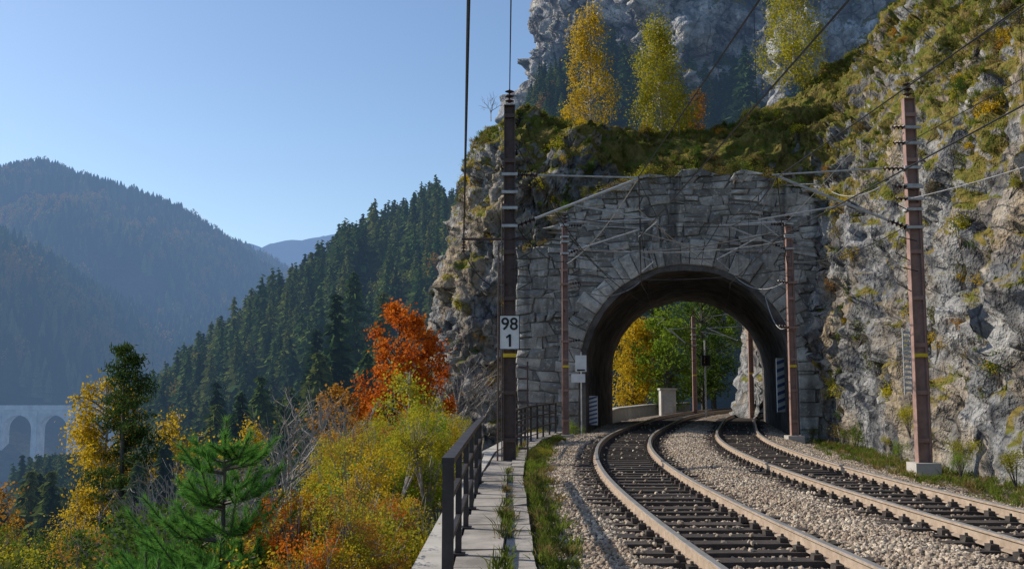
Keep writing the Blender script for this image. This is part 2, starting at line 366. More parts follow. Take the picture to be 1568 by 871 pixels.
def tuft_proto(n,h,mat,spread=.12):
    m=MB(); az=R.random(n)*6.28; r=R.random(n)*spread; b=np.stack([np.cos(az)*r,np.sin(az)*r,np.zeros(n)],1)
    d=R.normal(0,.4,(n,3)); d[:,2]=1; L=h*R.uniform(.5,1.1,n)[:,None]; tip=b+d*L; w_=np.stack([-np.sin(az*3),np.cos(az*3),0*az],1)*.010*h/.2
    mid=b+d*L*.5; mid[:,2]+=.03
    V=np.stack([b-w_,mid-w_*.8,tip,mid+w_*.8],1).reshape(-1,3); m.add(V,np.arange(n*4).reshape(-1,4)); return m.build('tuft',[mat],False,False)
# ------------------------------------------------------------------ lofted rock
def resamp(P,n):
    P=np.asarray(P,float); d=np.r_[0,np.cumsum(np.linalg.norm(np.diff(P,axis=0),axis=1))]; t=np.linspace(0,d[-1],n)
    return np.stack([np.interp(t,d,P[:,k]) for k in range(3)],1)
def loft(cols,nu,nv):
    C=np.stack([resamp(c,nv) for c in cols]); n=len(C); d=np.r_[0,np.cumsum(np.linalg.norm(np.diff(C,axis=0),axis=2).mean(1))]
    t=np.linspace(0,d[-1]*.99999,nu); k=np.clip(np.searchsorted(d,t,side='right')-1,0,n-2); u=((t-d[k])/(d[k+1]-d[k]))[:,None,None]
    p0=C[np.maximum(k-1,0)];p1=C[k];p2=C[k+1];p3=C[np.minimum(k+2,n-1)]
    G=p1+.5*u*(p2-p0+u*(2*p0-5*p1+4*p2-p3+u*(3*(p1-p2)+p3-p0)))
    for _ in range(6):
        G[:,1:-1]=(G[:,:-2]+2*G[:,1:-1]+G[:,2:])/4
    return G
def gnorm(G):
    N=np.cross(np.gradient(G,axis=0),np.gradient(G,axis=1)); return N/(np.linalg.norm(N,axis=2)[:,:,None]+1e-9)
def gfaces(nu,nv):
    i=np.arange(nu-1)[:,None];j=np.arange(nv-1)[None]; return np.stack([i*nv+j,(i+1)*nv+j,(i+1)*nv+j+1,i*nv+j+1],-1).reshape(-1,4)
def rockdisp(P,s=1.,amp=1.):
    q=P*s; wp=q+.35*np.stack([fbm(q*.7,2,31),fbm(q*.7,2,32),fbm(q*.7,2,33)],1)
    _,_,c1=worley(wp*np.array([.42,.42,.36]),1); f1,f2,c2=worley(wp*np.array([1.1,1.1,.95]),5); f3,f4,c3=worley(wp*np.array([2.3,2.3,2.6]),15)
    d=.9*fbm(q*.16,3,40)+.75*(c1-.5)+.55*(c2-.5)+.32*(c3-.5)+.3*np.minimum(f2-f1,.3)+.38*ridged(q*np.array([.9,.9,1.1]),4,50)+.2*fbm(q*3.2,3,60)
    return d*amp
OX,OY=7.1,40.0; ax=math.radians(10); DX=np.array([math.cos(ax),-math.sin(ax)]); DY=np.array([math.sin(ax),math.cos(ax)])
SPR=2.3; RI=4.1; RO=4.38; RV=5.15
def loc(P): 
    d=P[:,:2]-np.array([OX,OY]); return d@DX,d@DY
cols=[
[(-5,60,-14),(-4,58,-3),(-3.2,56,3),(-2.8,55,8),(-2,54,11),(-1,54,12),(0,55,10),(.5,57,5),(.6,58,-1)],
[(-5.5,50,-14),(-4.4,49,-3),(-3.9,48,2),(-3.6,48,6),(-3.3,48,8),(-2.8,48,11),(-1.8,48,14.0),(-.8,50,14.3),(0,53,11),(.5,56,-1)],
[(-3.7,43,-14),(-3.0,43.3,-3),(-2.7,43.2,2),(-2.4,43.4,6),(-2.1,43.8,9),(-1.6,44.4,12),(-.6,45.5,14.3),(.5,49,14),(1.5,53,11),(2,55,-1)],
[(-.8,41.3,-14),(-.6,41.8,-3),(-.4,41.9,2),(-.2,42.0,6),(0,42.4,9.5),(.2,43.0,12.5),(.6,45,15),(2,49,14.5),(3,52.5,11),(4,54.5,-1)],
[(1.2,41.6,-6),(1.2,41.6,2),(1.4,41.7,6),(1.8,41.9,9),(2.2,42.3,11.3),(2.8,43.4,13.4),(3.6,46,14.3),(4.5,49,13.5),(5.5,52,11),(6,54.2,-1)],
[(4.5,42.2,-3),(4.5,42.2,4),(4.5,42.2,8),(4.6,42,10),(4.9,42.6,11.5),(5.4,44.2,13),(5.8,46.5,14.1),(6.4,50,13),(7,52,11),(8,54,-1)],
[(7.2,41.5,-3),(7.2,41.5,5),(7.2,41.5,10),(7.4,42.3,11.2),(7.7,44.5,12.7),(7.9,47,14),(8.5,50,13),(9.3,52,11),(10,53.8,-1)],
[(10,41.2,-3),(10,41.2,6),(10,41.3,9.5),(10.4,42.2,10.9),(11,44.5,13.2),(11.6,48,15),(12.5,51,14),(13,52.5,11),(13.5,53.2,-1)],
[(12.3,38.9,-1.5),(12.2,39.0,4),(12.3,39.4,8),(12.9,40.8,10.3),(14.1,43.3,13),(16,46.5,16.2),(17.6,50,18.8),(20,54,19),(22,58,14),(23,60,-1)],
[(12.3,36,-1.5),(12.6,36.3,3),(13.0,36.7,7),(13.8,37.8,10),(15,39.8,13),(16.5,42.5,16.2),(18.3,46,19.6),(23,52,23),(30,58,22),(35,62,5)],
[(11.6,30,-1.5),(12.1,30.2,2.5),(12.8,30.6,6),(13.6,31.5,9),(15.5,33.5,12.5),(18,37,17),(21,42,22),(27,48,27),(36,54,30),(45,60,25)],
[(10.9,24.5,-1.5),(11.4,24.6,1.5),(12.1,25,5),(12.9,25.6,8),(14.8,27,11.5),(18,30,16),(22,34,22),(30,40,29),(40,46,34),(50,50,34)],
[(10.3,18,-1.5),(10.8,18,1.5),(11.6,18.2,4.5),(12.6,18.8,7.5),(15,20,11),(19,22,15),(24,25,21),(32,29,28),(42,33,34),(52,36,36)],
[(10.2,9,-1.5),(10.8,9,1.5),(11.6,9,4.5),(12.6,9.2,7.5),(15,10,11),(19,11,15),(24,12,21),(32,14,28),(42,16,34),(52,18,36)],
[(10.6,-4,-1.5),(11.1,-4,1.5),(12,-4,4.5),(13,-4,7.5),(15.5,-4,11),(19,-4,15),(24,-4,21),(32,-4,28),(42,-4,34),(52,-4,36)]]
nu,nv=720,400
G=loft(cols,nu,nv); N=gnorm(G); 
P=G.reshape(-1,3); NN=N.reshape(-1,3); SL=np.abs(NN[:,2])
d=rockdisp(P,1.,.95)
mask=np.clip((P[:,2]+1.2)/3.0,.25,1); mask=np.where(P[:,2]<-1,.5,mask)
test=N[nu//2,40]; sgn=-1. if test[1]>0 else 1.
gr=np.clip((SL-.6)*4,0,1); 
P=P+NN*sgn*(d*mask*(1-.5*gr))[:,None]
lx,ly=loc(P); wob=.35*np.sin(P[:,2]*1.3)+.25*np.sin(P[:,2]*3.1+1); lR=5.05+np.minimum(wob,.3); front=(lx>-6.3)&(lx<lR)&(P[:,2]<8.6+1.2*(np.abs(lx)<5))&(ly<1.4)&(ly>-6)
wgt=(np.clip((lR-lx)/.5,0,1)*np.clip((lx+6.3)/.6,0,1))[front]
P[front,:2]+=(1.4-ly[front])[:,None]*wgt[:,None]*DY
F=gfaces(nu,nv)
if sgn<0: F=F[:,::-1]
cen=P[F].mean(1); lx,ly=loc(cen)
rr=np.hypot(lx,np.maximum(0,cen[:,2]-SPR)); F=F[~((rr<4.75)&(ly>-8)&(ly<26))]
mb=MB(); mb.add(P,F); mb.build('rock_hillside',[mRock],True,attr=SL)
fc=P[F].mean(1); fn=np.cross(P[F[:,2]]-P[F[:,0]],P[F[:,3]]-P[F[:,1]]); fa=np.linalg.norm(fn,axis=1); fn/=fa[:,None]+1e-9; fs=SL[F].mean(1)
def bgcliff(name,cols,nu,nv,mat,s,amp):
    G=loft(cols,nu,nv);N=gnorm(G);P=G.reshape(-1,3);NN=N.reshape(-1,3)
    sgn=-1. if N[nu//2,nv//3][1]>0 else 1.
    P=P+NN*sgn*rockdisp(P,s,amp)[:,None]; F=gfaces(nu,nv)
    if sgn<0:F=F[:,::-1]
    m=MB();m.add(P,F);m.build(name,[mat],True,attr=np.abs(NN[:,2])); return P,F
bc=[]
for x,y,z0,z1,lean in [(8,165,20,60,10),(3.2,142,26,46,8),(2.4,130,24,62,9),(7,124,24,70,9),(12,122,26,84,10),(19,112,26,92,10),(26,115,28,86,12),(33,106,28,95,12),(48,104,30,95,12),(70,92,30,90,12)]:
    bc.append([(x,y,z0-16),(x,y+1,z0),(x+.3,y+lean*.3,z0+(z1-z0)*.3),(x+.8,y+lean*.45,z0+(z1-z0)*.55),(x+1.5+lean*.1,y+lean*.8,z0+(z1-z0)*.85),(x+3,y+lean*1.2,z1),(x+6,y+lean*3,z1+3)])
Pc,Fc=bgcliff('limestone_cliff',bc,460,300,mRockFar,.22,5.5)
bc=[[(x,y,-1.5),(x+.4,y+.3,2),(x+1,y+.6,5),(x+1.8,y+1.4,8),(x+4,y+3,12),(x+10,y+8,17)] for x,y in [(13.6,56),(14.2,64),(17,73),(22,82),(31,90),(42,96)]]
bgcliff('cutting_rock_face',bc,130,80,mRock,1.,.8)
# ------------------------------------------------------------------ tunnel portal
def topz(x): return float(np.interp(x,[-7.2,-5.35,-5.3,-4.4,-2.4,-.5,1.5,3.6,5.0,6.4],[7.4,7.5,8.9,9.3,10.15,10.5,10.5,10.1,9.4,8.4]))+.14*math.sin(x*3.1)+.11*math.sin(x*7.7+1)
def W(lx,ly,z): return (OX+DX[0]*lx+DY[0]*ly, OY+DX[1]*lx+DY[1]*ly, z)
def arcw(z,r):
    if z<=SPR: return r
    q=r*r-(z-SPR)**2
    return math.sqrt(q) if q>0 else 0.
portal=empty('tunnel_portal')
mw=MB()
def warp(q):
    out=[]
    for x,zc in q:
        f=min(1,max(0,(10.2-zc)/1.2)); out.append((x+.05*math.sin(zc*2.3+x),zc+f*(.10*math.sin(x*.75+zc*.9)+.06*math.sin(x*2.1+zc*1.7))))
    return out
def hexa(m,q,y0,y1,mi,bev=.03):
    q=np.array(q); c=q.mean(0); inn=q+(c-q)/np.maximum(np.linalg.norm(c-q,axis=1)[:,None],.01)*bev*1.5
    V=[W(a,y1,b) for a,b in q]+[W(a,y0+bev,b) for a,b in q]+[W(a,y0+R.normal(0,.02),b) for a,b in inn]+[W(c[0],y0-abs(R.normal(0,.03)),c[1])]
    f=[]; 
    m.add(V,[[8,9,12],[9,10,12],[10,11,12],[11,8,12]],mi)
    n0=m.n-13
    for k in range(4):
        k2=(k+1)%4; f+= [[4+k,4+k2,8+k2,8+k],[k,k2,4+k2,4+k]]
    m.f.append((np.asarray(f,int)+n0,mi))
z=-1.0
while z<10.7:
    hgt=R.uniform(.24,.58); z1=z+hgt; g=.008
    for side in (-1,1):
        lim=-7.0 if side<0 else 6.0
        e0=arcw(z,RO+.1);e1=arcw(z1,RO+.1); x0=side*e0; x1=side*e1
        bx=side*abs(lim); n=24; xs0=np.linspace(x0,bx,n); xs1=np.linspace(x1,bx,n)
        for k in range(n-1):
            q=[(xs0[k],z),(xs0[k+1],z),(xs1[k+1],max(z+.01,min(z1,topz(xs1[k+1])-.06))),(xs1[k],max(z+.01,min(z1,topz(xs1[k])-.06)))]
            if max(q[2][1],q[3][1])<=z+.02: continue
            if side<0: q=[q[1],q[0],q[3],q[2]]
            V=[W(a,.0,b) for a,b in q]+[W(a,1.6,b) for a,b in q]
            mw.add(V,[[0,1,2,3],[3,2,6,7],[0,4,5,1],[1,5,6,2],[0,3,7,4]],0)
        a0,a1=side*arcw(z,RV-.2),side*arcw(z1,RV-.2)
        while abs(a0)<abs(bx)-.1:
            wd=R.uniform(.22,1.0)*(.6+hgt); b0=side*min(abs(bx),abs(a0)+wd); b1=side*min(abs(bx),max(abs(a1)+.15,abs(b0)+R.normal(0,.12)))
            if abs(bx)-abs(b0)<.3: b0=b1=bx
            split=hgt>.36 and R.random()<.45
            sp_=R.uniform(.35,.65)
            zz=[(z,z1)] if not split else [(z,z+hgt*sp_),(z+hgt*sp_,z1)]
            for za,zb in zz:
                ta=(za-z)/hgt;tb=(zb-z)/hgt; j=R.normal(0,.04,4)
                A0,A1=a0+(a1-a0)*ta,a0+(a1-a0)*tb; B0,B1=b0+(b1-b0)*ta,b0+(b1-b0)*tb
                jx=R.normal(0,.03,4)
                q=[(A0+side*g+jx[0],za+g+j[0]*.7),(B0-side*g+jx[1],za+g+j[1]*.7),(B1-side*g+jx[2],min(zb-g+j[2]*.7,topz(B1)+.05)),(A1+side*g+jx[3],min(zb-g+j[3]*.7,topz(A1)+.05))]
                if max(q[2][1],q[3][1])>za+.08:
                    q[2]=(q[2][0],max(q[2][1],za+.04));q[3]=(q[3][0],max(q[3][1],za+.04))
                    if side<0: q=[q[1],q[0],q[3],q[2]]
                    hexa(mw,warp(q),-.04-abs(R.normal(0,.055)),.02,1,.03)
            a0,a1=b0,b1
    z=z1
mw.build('masonry_wall',[mMort,mBlock],False,True,portal)
mv=MB(); na_=33
te=np.linspace(0,math.pi,na_+1); te[1:-1]+=R.normal(0,.018,na_-1)
for k in range(na_):
    t0,t1=te[k]+.0015,te[k+1]-.0015; ro=RV+R.uniform(-.15,.32); ri=RO-R.uniform(0,.03)
    hexa(mv,[(math.cos(t0)*ri,SPR+math.sin(t0)*ri),(math.cos(t0)*ro,SPR+math.sin(t0)*ro),(math.cos(t1)*ro,SPR+math.sin(t1)*ro),(math.cos(t1)*ri,SPR+math.sin(t1)*ri)],-.17-abs(R.normal(0,.05)),1.,0,.04)
zz=-1.
while zz<SPR-.05:
    z1=min(SPR,zz+R.uniform(.4,.6))
    for s_ in (-1,1):
        o_=RV+R.uniform(-.25,.25); q=[(s_*RO,zz+.005),(s_*o_,zz+.005),(s_*o_,z1-.005),(s_*RO,z1-.005)]
        if s_<0: q=[q[1],q[0],q[3],q[2]]
        hexa(mv,q,-.16-abs(R.normal(0,.05)),1.,0,.04)
    zz=z1
mv.build('arch_voussoirs',[mVous],False,True,portal)
th=np.linspace(-.0,math.pi,49); ring=lambda r:np.r_[[(r,-1.)],np.stack([r*np.cos(th),SPR+r*np.sin(th)],1),[(-r,-1.)]]
a_=ring(RI);b_=ring(RO+.02); mlg=MB(); ys=np.linspace(-.12,14.6,40)
inner=np.array([[W(x+.0,y_,z_) for x,z_ in a_] for y_ in ys]); 
dn=fbm(inner.reshape(-1,3)*1.3,4,9)*.10
nrm=np.array([DX[0],DX[1],0])[None]*(-a_[:,0]/RI)[:,None]+np.array([0,0,1.])[None]*(-np.maximum(0,a_[:,1]-SPR)/RI)[:,None]
inner=inner+nrm[None]*dn.reshape(len(ys),-1)[:,:,None]
K=len(a_); mlg.add(inner,gfaces(len(ys),K)); 
outer=np.array([[W(x,y_,z_) for x,z_ in b_] for y_ in (ys[0],ys[-1])])
for e_,o_ in ((0,0),(-1,1)):
    V=np.concatenate([inner[e_],outer[o_]]); f=[[q,q+1,K+q+1,K+q] for q in range(K-1)]; mlg.add(V,f)
mlg.add(outer,gfaces(2,K)[:,::-1])
mlg.build('vault_lining',[mLin],True,True,portal)
bk=MB()
zz=-1.
while zz<9.2:
    z1=zz+.5
    for s_ in (-1,1):
        q0=arcw(zz,RO);q1=arcw(z1,RO)
        V=[W(s_*q0,14.3,zz),W(s_*6.3,14.3,zz),W(s_*6.3,14.3,z1),W(s_*q1,14.3,z1),W(s_*q0,13,zz),W(s_*6.3,13,zz),W(s_*6.3,13,z1),W(s_*q1,13,z1)]
        bk.add(V,[[0,1,2,3],[4,5,6,7],[1,5,6,2],[3,2,6,7]],0)
    zz=z1
bk.build('rear_wall',[mBlock],False,True,portal)
def stripe_board(name,c,w_,h_,axx):
    m=MB(); m.box(c,(w_,.03,h_),0,axx)
    n=7
    for k in range(n):
        zc=c[2]-h_/2+h_*(k+.5)/n
        m.box((c[0]-axx[1][0]*.02,c[1]-axx[1][1]*.02,zc),(w_*.96,.012,h_/n*.42),1,np.array([[axx[0][0],axx[0][1],.25],axx[1],[0,0,1]]))
    return m.build(name,[mWhite,mBlue])
stripe_board('tunnel_marker_board',np.array(W(3.80,1.2,1.75)),.5,2.2,np.array([[.80,.60,0],[-.60,.80,0],[0,0,1.]]))
stripe_board('tunnel_marker_board',np.array(W(-3.85,.5,.7)),.4,1.2,np.array([[.8,-.6,0],[.6,.8,0],[0,0,1.]]))
# ------------------------------------------------------------------ tracks
ds=.25; S=np.arange(-45,75,ds); 
def kap(s): return 1/145. if s<0 else (1/100. if s<23.5 else (0. if s<36 else 1/100.))
phi=np.cumsum([kap(s)*ds for s in S]); i0=int(45/ds); phi-=phi[i0]
px=np.cumsum(np.sin(phi)*ds);py=np.cumsum(np.cos(phi)*ds); px+=2.55-px[i0];py+=17-py[i0]
nx,ny=np.cos(phi),-np.sin(phi)
prof=np.array([(-.036,-.004),(-.03,0),(.03,0),(.036,-.004),(.036,-.03),(.01,-.045),(.01,-.13),(.07,-.145),(.07,-.165),(-.07,-.165),(-.07,-.145),(-.01,-.13),(-.01,-.045),(-.036,-.03)])
for tr in (0.,3.75):
    root=empty('railway_track'); mr=MB()
    for sd_ in (-.75,.75):
        V=np.stack([np.stack([px+nx*(tr+sd_+a*1.15),py+ny*(tr+sd_+a*1.15),np.full(len(S),b)],1) for a,b in prof],1)
        k=len(prof); i=np.arange(len(S)-1)[:,None]*k
        for m_,js in ((0,[3,4,5,6,7,8,9,10,11,12,13]),(1,[0,1,2])):
            j=np.array(js)[None]; j2=(j+1)%k; f=np.stack([i+j,i+k+j,i+k+j2,i+j2],-1).reshape(-1,4); mr.add(V,f,m_)
    mr.build('rails',[mRailS,mRailT],False,True,root)
    ms=MB(); mc=MB()
    for s_ in np.arange(-44,74,.6):
        q=int((s_+45)/ds); fr=(s_+45)/ds-q; q=min(q,len(S)-2); c=np.array([px[q]+(px[q+1]-px[q])*fr,py[q]+(py[q+1]-py[q])*fr]); n_=np.array([nx[q],ny[q]]); t_=np.array([-n_[1],n_[0]])
        axx=np.array([[n_[0],n_[1],0],[t_[0],t_[1],0],[0,0,1.]])
        cc=c+n_*(tr+R.normal(0,.02)); ms.box((cc[0],cc[1],-.245+R.normal(0,.005)),(2.6,.25,.15),0,axx,.005)
        if s_<30:
            for o_ in (-.75,.75):
                for d_ in (-.13,.13):
                    k_=c+n_*(tr+o_+d_*1.05); mc.box((k_[0],k_[1],-.135),(.10,.13,.07),0,axx,.004); mc.tube([(k_[0],k_[1],-.12),(k_[0],k_[1],-.06)],[.022,.018],6,0,True)
    ms.build('sleepers',[mSleep],False,True,root); mc.build('rail_fastenings',[mSleep],False,True,root)
ofs=np.array([-2.75,-2.5,-2.2,-1.9,-1.6,-1.3,-1.0,-.5,0,.5,1.0,1.3,1.55,1.9,2.2,2.5,2.8,3.25,3.75,4.25,4.75,5.05,5.3,5.6,6.0,6.4,7,8,9.5,11])
bz=lambda o:np.interp(o,[-2.75,-2.2,-1.7,-1.35,-1.1,0,1.1,1.35,1.9,2.45,2.75,4.7,5.0,5.6,6.2,7,11],[-.25,-.24,-.20,-.19,-.23,-.24,-.23,-.18,-.12,-.18,-.23,-.23,-.19,-.3,-.45,-.5,-.35])
of2=np.interp(np.linspace(0,len(ofs)-1,140),np.arange(len(ofs)),ofs)
V=np.stack([np.stack([px+nx*o,py+ny*o,np.full(len(S),bz(o))],1) for o in of2],1); 
V[:,:,2]+=(fbm(V.reshape(-1,3)*4,3,70)*.035).reshape(V.shape[:2])
m=MB(); m.add(V,gfaces(len(S),len(of2))[:,::-1]); m.build('ballast_bed',[mBall],True)
def stone():
    import bmesh
    bm=bmesh.new(); bmesh.ops.create_icosphere(bm,subdivisions=1,radius=1); P=np.array([v.co[:] for v in bm.verts]); F=np.array([[v.index for v in f.verts] for f in bm.faces]); bm.free()
    P*=R.uniform(.65,1.15,3); P*=(1+R.normal(0,.14,(len(P),1))); m=MB(); m.add(P,F); return m.build('stone',[mStone],False,False)
n=115000; s_=-9+R.random(n)**1.5*42; o_=R.uniform(-2.75,6.6,n)
q=((s_+45)/ds).astype(int); keep=np.ones(n,bool)
for tr in (0,3.75):
    for r_ in (-.75,.75): keep&=np.abs(o_-tr-r_)>.085
    ph=np.abs(((s_+44+.3)%.6)-.3); keep&=~((np.abs(o_-tr)<1.3)&(ph<.125)&(R.random(n)>.07)); keep&=~((np.abs(o_-tr)<.68)&(R.random(n)<.5))
z_=bz(o_)+R.uniform(-.005,.02,n)
z_=np.where((np.minimum(np.abs(o_),np.abs(o_-3.75))<1.3)&(np.abs(((s_+44+.3)%.6)-.3)<.125),-.158,z_)
fr=((s_+45)/ds-q)*ds; fx=px[q]+nx[q]*o_+np.sin(phi[q])*fr; fy=py[q]+ny[q]*o_+np.cos(phi[q])*fr
pts=np.stack([fx,fy,z_],1)[keep]
scatter('ballast_gravel',pts,[stone() for k in range(6)],R.uniform(.018,.042,len(pts)),R.random(len(pts))*6.28,.6)
# ------------------------------------------------------------------ walkway, retaining wall, railing
wk=empty('walkway'); m=MB(); yy=1.0
wx=lambda y:np.interp(y,[-20,8,20,27,33,40],[.0,-.0,-.02,.15,.75,2.0])
while yy<39:
    L=1.0; c=wx(yy+L/2); sl=(wx(yy+L)-wx(yy)); t=np.array([sl,L]);t/=np.linalg.norm(t); axx=np.array([[t[1],-t[0],0],[t[0],t[1],0],[0,0,1]])
    m.box((c-.33+0,yy+L/2,-.15+R.normal(0,.008)),(.50,L-.03,.12),0,axx,.007); m.box((c+.09,yy+L/2,-.15+R.normal(0,.008)),(.30,L-.03,.14),0,axx,.008)
    m.box((c-.80,yy+L/2,-.14),(.36,L-.006,.14),1,axx,.001); yy+=L
m.build('walkway_slabs',[mConc,mConcL],False,True,wk)
m=MB(); ysr=np.arange(-20,41,1.)
V=[]
for y_ in ysr:
    c=float(wx(y_)); V.append([(c-1.02,y_,-9),(c-.96,y_,-.22),(c+.22,y_,-.22),(c+.24,y_,-.9)])
m.add(np.array(V),gfaces(len(ysr),4)); 
rw=m.build('retaining_wall',[mConcL],False)
def railing(name,pts,posts):
    m=MB(); P=np.array(pts,float)
    d=np.r_[0,np.cumsum(np.linalg.norm(np.diff(P,axis=0),axis=1))]
    at=lambda t:np.array([np.interp(t,d,P[:,0]),np.interp(t,d,P[:,1])])
    tt=np.arange(0,d[-1]+.01,.5); C=np.array([at(t) for t in tt])
    for zr,wd,hh in ((1.05,.11,.055),(.70,.05,.05),(.32,.05,.05)):
        for a,b in zip(C[:-1],C[1:]):
            t=b-a;L=np.linalg.norm(t);t/=L; m.box(((a+b)[0]/2,(a+b)[1]/2,zr),(wd,L+.002,hh),0,[[t[1],-t[0],0],[t[0],t[1],0],[0,0,1]])
    for t in np.arange(0,d[-1]+.01,posts):
        c=at(t); big=.10 if t==0 else .065
        m.box((c[0],c[1],.46),(big,.012,1.14),0); m.box((c[0]-big/2+.006,c[1]+.037,.46),(.012,.06,1.14),0); m.box((c[0]+big/2-.006,c[1]+.037,.46),(.012,.06,1.14),0)
        m.box((c[0],c[1]+.03,-.075),(big+.08,.16,.02),0)
    return m.build(name,[mRailing])
railing('walkway_railing',[(-.56,8.7),(-.60,15),(-.60,20.5)],1.97)
railing('walkway_railing',[(.0,26),(.45,31),(1.2,35.5),(1.7,38)],1.5)
# ------------------------------------------------------------------ masts
def insul(m,a,b,mi,r=.07,n=5):
    a=np.array(a,float);b=np.array(b,float); m.tube([a,b],.022,6,mi)
    for k in range(n):
        c=a+(b-a)*(k+.5)/n; d=(b-a)/n*.28; m.tube([c-d,c,c+d],[r*.35,r,r*.35],10,mi)
def hbeam(m,x,y,z0,z1,w_=.30,mi=0,taper=.85):
    for sx in (-1,1):
        V=[]
        for z_,s_ in ((z0,1),(z1,taper)):
            xx=x+sx*w_/2*s_
            V+= [(xx-.012,y-.11*s_,z_),(xx+.012,y-.11*s_,z_),(xx+.012,y+.11*s_,z_),(xx-.012,y+.11*s_,z_)]
        m.add(V,[[0,1,5,4],[1,2,6,5],[2,3,7,6],[3,0,4,7],[4,5,6,7]],mi)
    V=[]
    for z_,s_ in ((z0,1),(z1,taper)): V+=[(x-w_/2*s_+.013,y-.012,z_),(x+w_/2*s_-.013,y-.012,z_),(x+w_/2*s_-.013,y+.012,z_),(x-w_/2*s_+.013,y+.012,z_)]
    m.add(V,[[0,1,5,4],[1,2,6,5],[2,3,7,6],[3,0,4,7],[4,5,6,7]],mi)
    for z_ in np.arange(z0+.8,z1-.2,1.15): m.box((x,y-.085,z_),(w_*.86,.02,.10),mi)
def mast(name,x,y,h,side,xm,zt,zs,zm,zc,steel,z0=-.4,w_=.30,topins=True,arm=True):
    m=MB(); hbeam(m,x,y,z0,h,w_); m.box((x,y,z0+.12),(.6,.6,.3),5)
    m.box((x,y,h+.01),(w_*.95,.24,.02),0)
    if topins: m.tube([(x,y,h),(x,y,h+.12)],.02,6,1); insul(m,(x,y,h+.08),(x,y,h+.45),2,.12,3)
    e=x+side*w_/2
    for zz_ in (zt,zt-.45,zs+.45,zs): m.box((x,y,zz_),(w_+.1,.27,.07),1)
    insul(m,(e,y,zt),(e+side*.55,y,zt),2,.075); m.tube([(e+side*.55,y,zt),(xm+side*.12,y,zm+.03)],.022,6,1)
    insul(m,(e,y,zs),(e+side*.5,y,zs+.2),2,.085); m.tube([(e+side*.48,y,zs+.19),(xm,y,zm)],.034,8,1)
    t=.35; pa=np.array([e+side*.5,y,zs+.2]); pb=np.array([xm,y,zm]); pm=pa+(pb-pa)*t
    m.tube([pm,(xm+side*.5,y,zc+.45)],.022,6,1); m.tube([(xm+side*.5,y,zc+.45),(xm,y,zc+.03)],.014,5,1)
    m.tube([pb,(xm+side*.5,y,zc+.45)],.008,4,3)
    m.box((x,y-.135,2.45),(w_+.02,.012,.09),4)
    m.tube([(x-side*w_*.62,y-.05,z0),(x-side*w_*.62,y-.05,zt-.6)],.018,6,0)
    for k,zz_ in enumerate((zs-.35,zs+.9,zs-1.1)):
        m.tube([(x,y-.15,zz_),(x+side*.45,y-.2,zz_+.1),(x+side*.55,y-.2,zz_-.3),(x+side*.2,y-.2,zz_-.5)],.014,5,3)
    return m
mats=lambda st:[st,mGalv,mIns,mWire,mYel,mConcL]
m=mast('catenary_mast',-.06,24.1,8.7,1,3.15,6.95,5.65,6.85,5.35,mSteel)
m.tube([(-1.25,24.1,5.33),(.35,24.1,5.33)],.035,6,0); insul(m,(-1.2,24.1,5.3),(-1.2,24.1,5.0),2,.06,4); m.tube(curve((-1.2,24.1,5.0),(-.1,24,4.2),-.35,8),.012,4,3); m.tube(curve((-.1,24,6.2),(.8,24,5.2),-.4,8),.012,4,3)
m.tube([(-.35,24.0,-.1),(-.33,24.0,5.2)],.025,6,0)
for zz_ in np.arange(.2,2.3,.28): m.box((.28,24.0,zz_),(.26,.04,.05),0)
m.tube([(.38,24,-.1),(.38,24,2.3)],.02,5,0)
m.build('catenary_mast',mats(mSteel))
m=mast('catenary_mast',9.95,24.0,8.85,-1,6.6,7.1,5.6,6.9,5.35,mSteelP)
for k,zz_ in enumerate(np.linspace(1.6,3.0,12)): m.box((9.62,23.9,zz_),(.20,.03,.06),1)
m.tube([(9.53,23.9,1.5),(9.53,23.9,3.1)],.016,5,1); m.tube([(9.71,23.9,1.5),(9.71,23.9,3.1)],.016,5,1)
for zz_ in (8.1,7.7,6.6,6.3): m.box((9.95,23.84,zz_),(.42,.1,.07),1); insul(m,(9.75,23.8,zz_),(9.45,23.8,zz_),2,.07,3)
m.build('catenary_mast',mats(mSteelP))
m=mast('catenary_mast',2.05,37.6,7.9,1,5.0,7.9,6.8,7.75,6.05,mSteelP,-.4,.22); m.tube([(2.1,37.6,8.02),(5.6,37.6,8.12)],.035,6,1)
for zz_ in (5.6,3.4): m.box((2.05,37.45,zz_),(.4,.1,.08),0); insul(m,(2.2,37.4,zz_),(2.6,37.4,zz_+.05),2,.07,4)
m.build('catenary_mast',mats(mSteelP))
m=mast('catenary_mast',10.55,37.0,7.75,-1,8.3,7.85,6.9,7.75,6.05,mSteelP,-.4,.24); m.tube([(10.9,37,7.98),(7.9,37,7.8)],.035,6,1)
for zz_ in (5.6,3.9): m.box((10.55,36.85,zz_),(.45,.1,.08),0); insul(m,(10.4,36.8,zz_),(10.0,36.8,zz_+.05),2,.07,4)
m.build('catenary_mast',mats(mSteelP))
for x,y,h,sd_,xm in ((5.6,60,7.5,1,8.9),(14.2,58.5,7.5,-1,12.4),(12.6,68,6.5,-1,11),(17.8,75,7,-1,15)):
    m=mast('catenary_mast',x,y,h,sd_,xm,h-.8,h-2.,h-.9,5.4,mSteelP,-.6,.24); m.build('catenary_mast',mats(mSteelP))
m=MB()
def wire(a,b,sag,r=.015,n=24,mi=0): m.tube(curve(a,b,-sag,n),r,4,mi)
for xa,xb in ((3.15,3.3),(6.6,6.9)):
    wire((xa,24,6.88),(xb,-28,6.9),.35); wire((xa,24,5.36),(xb,-28,5.36),.03)
    for k in range(1,9):
        t=k/9; zt=6.89-.35*4*t*(1-t); y_=24-52*t; x_=xa+(xb-xa)*t; m.tube([(x_,y_,5.36),(x_,y_,zt)],.004,3,0)
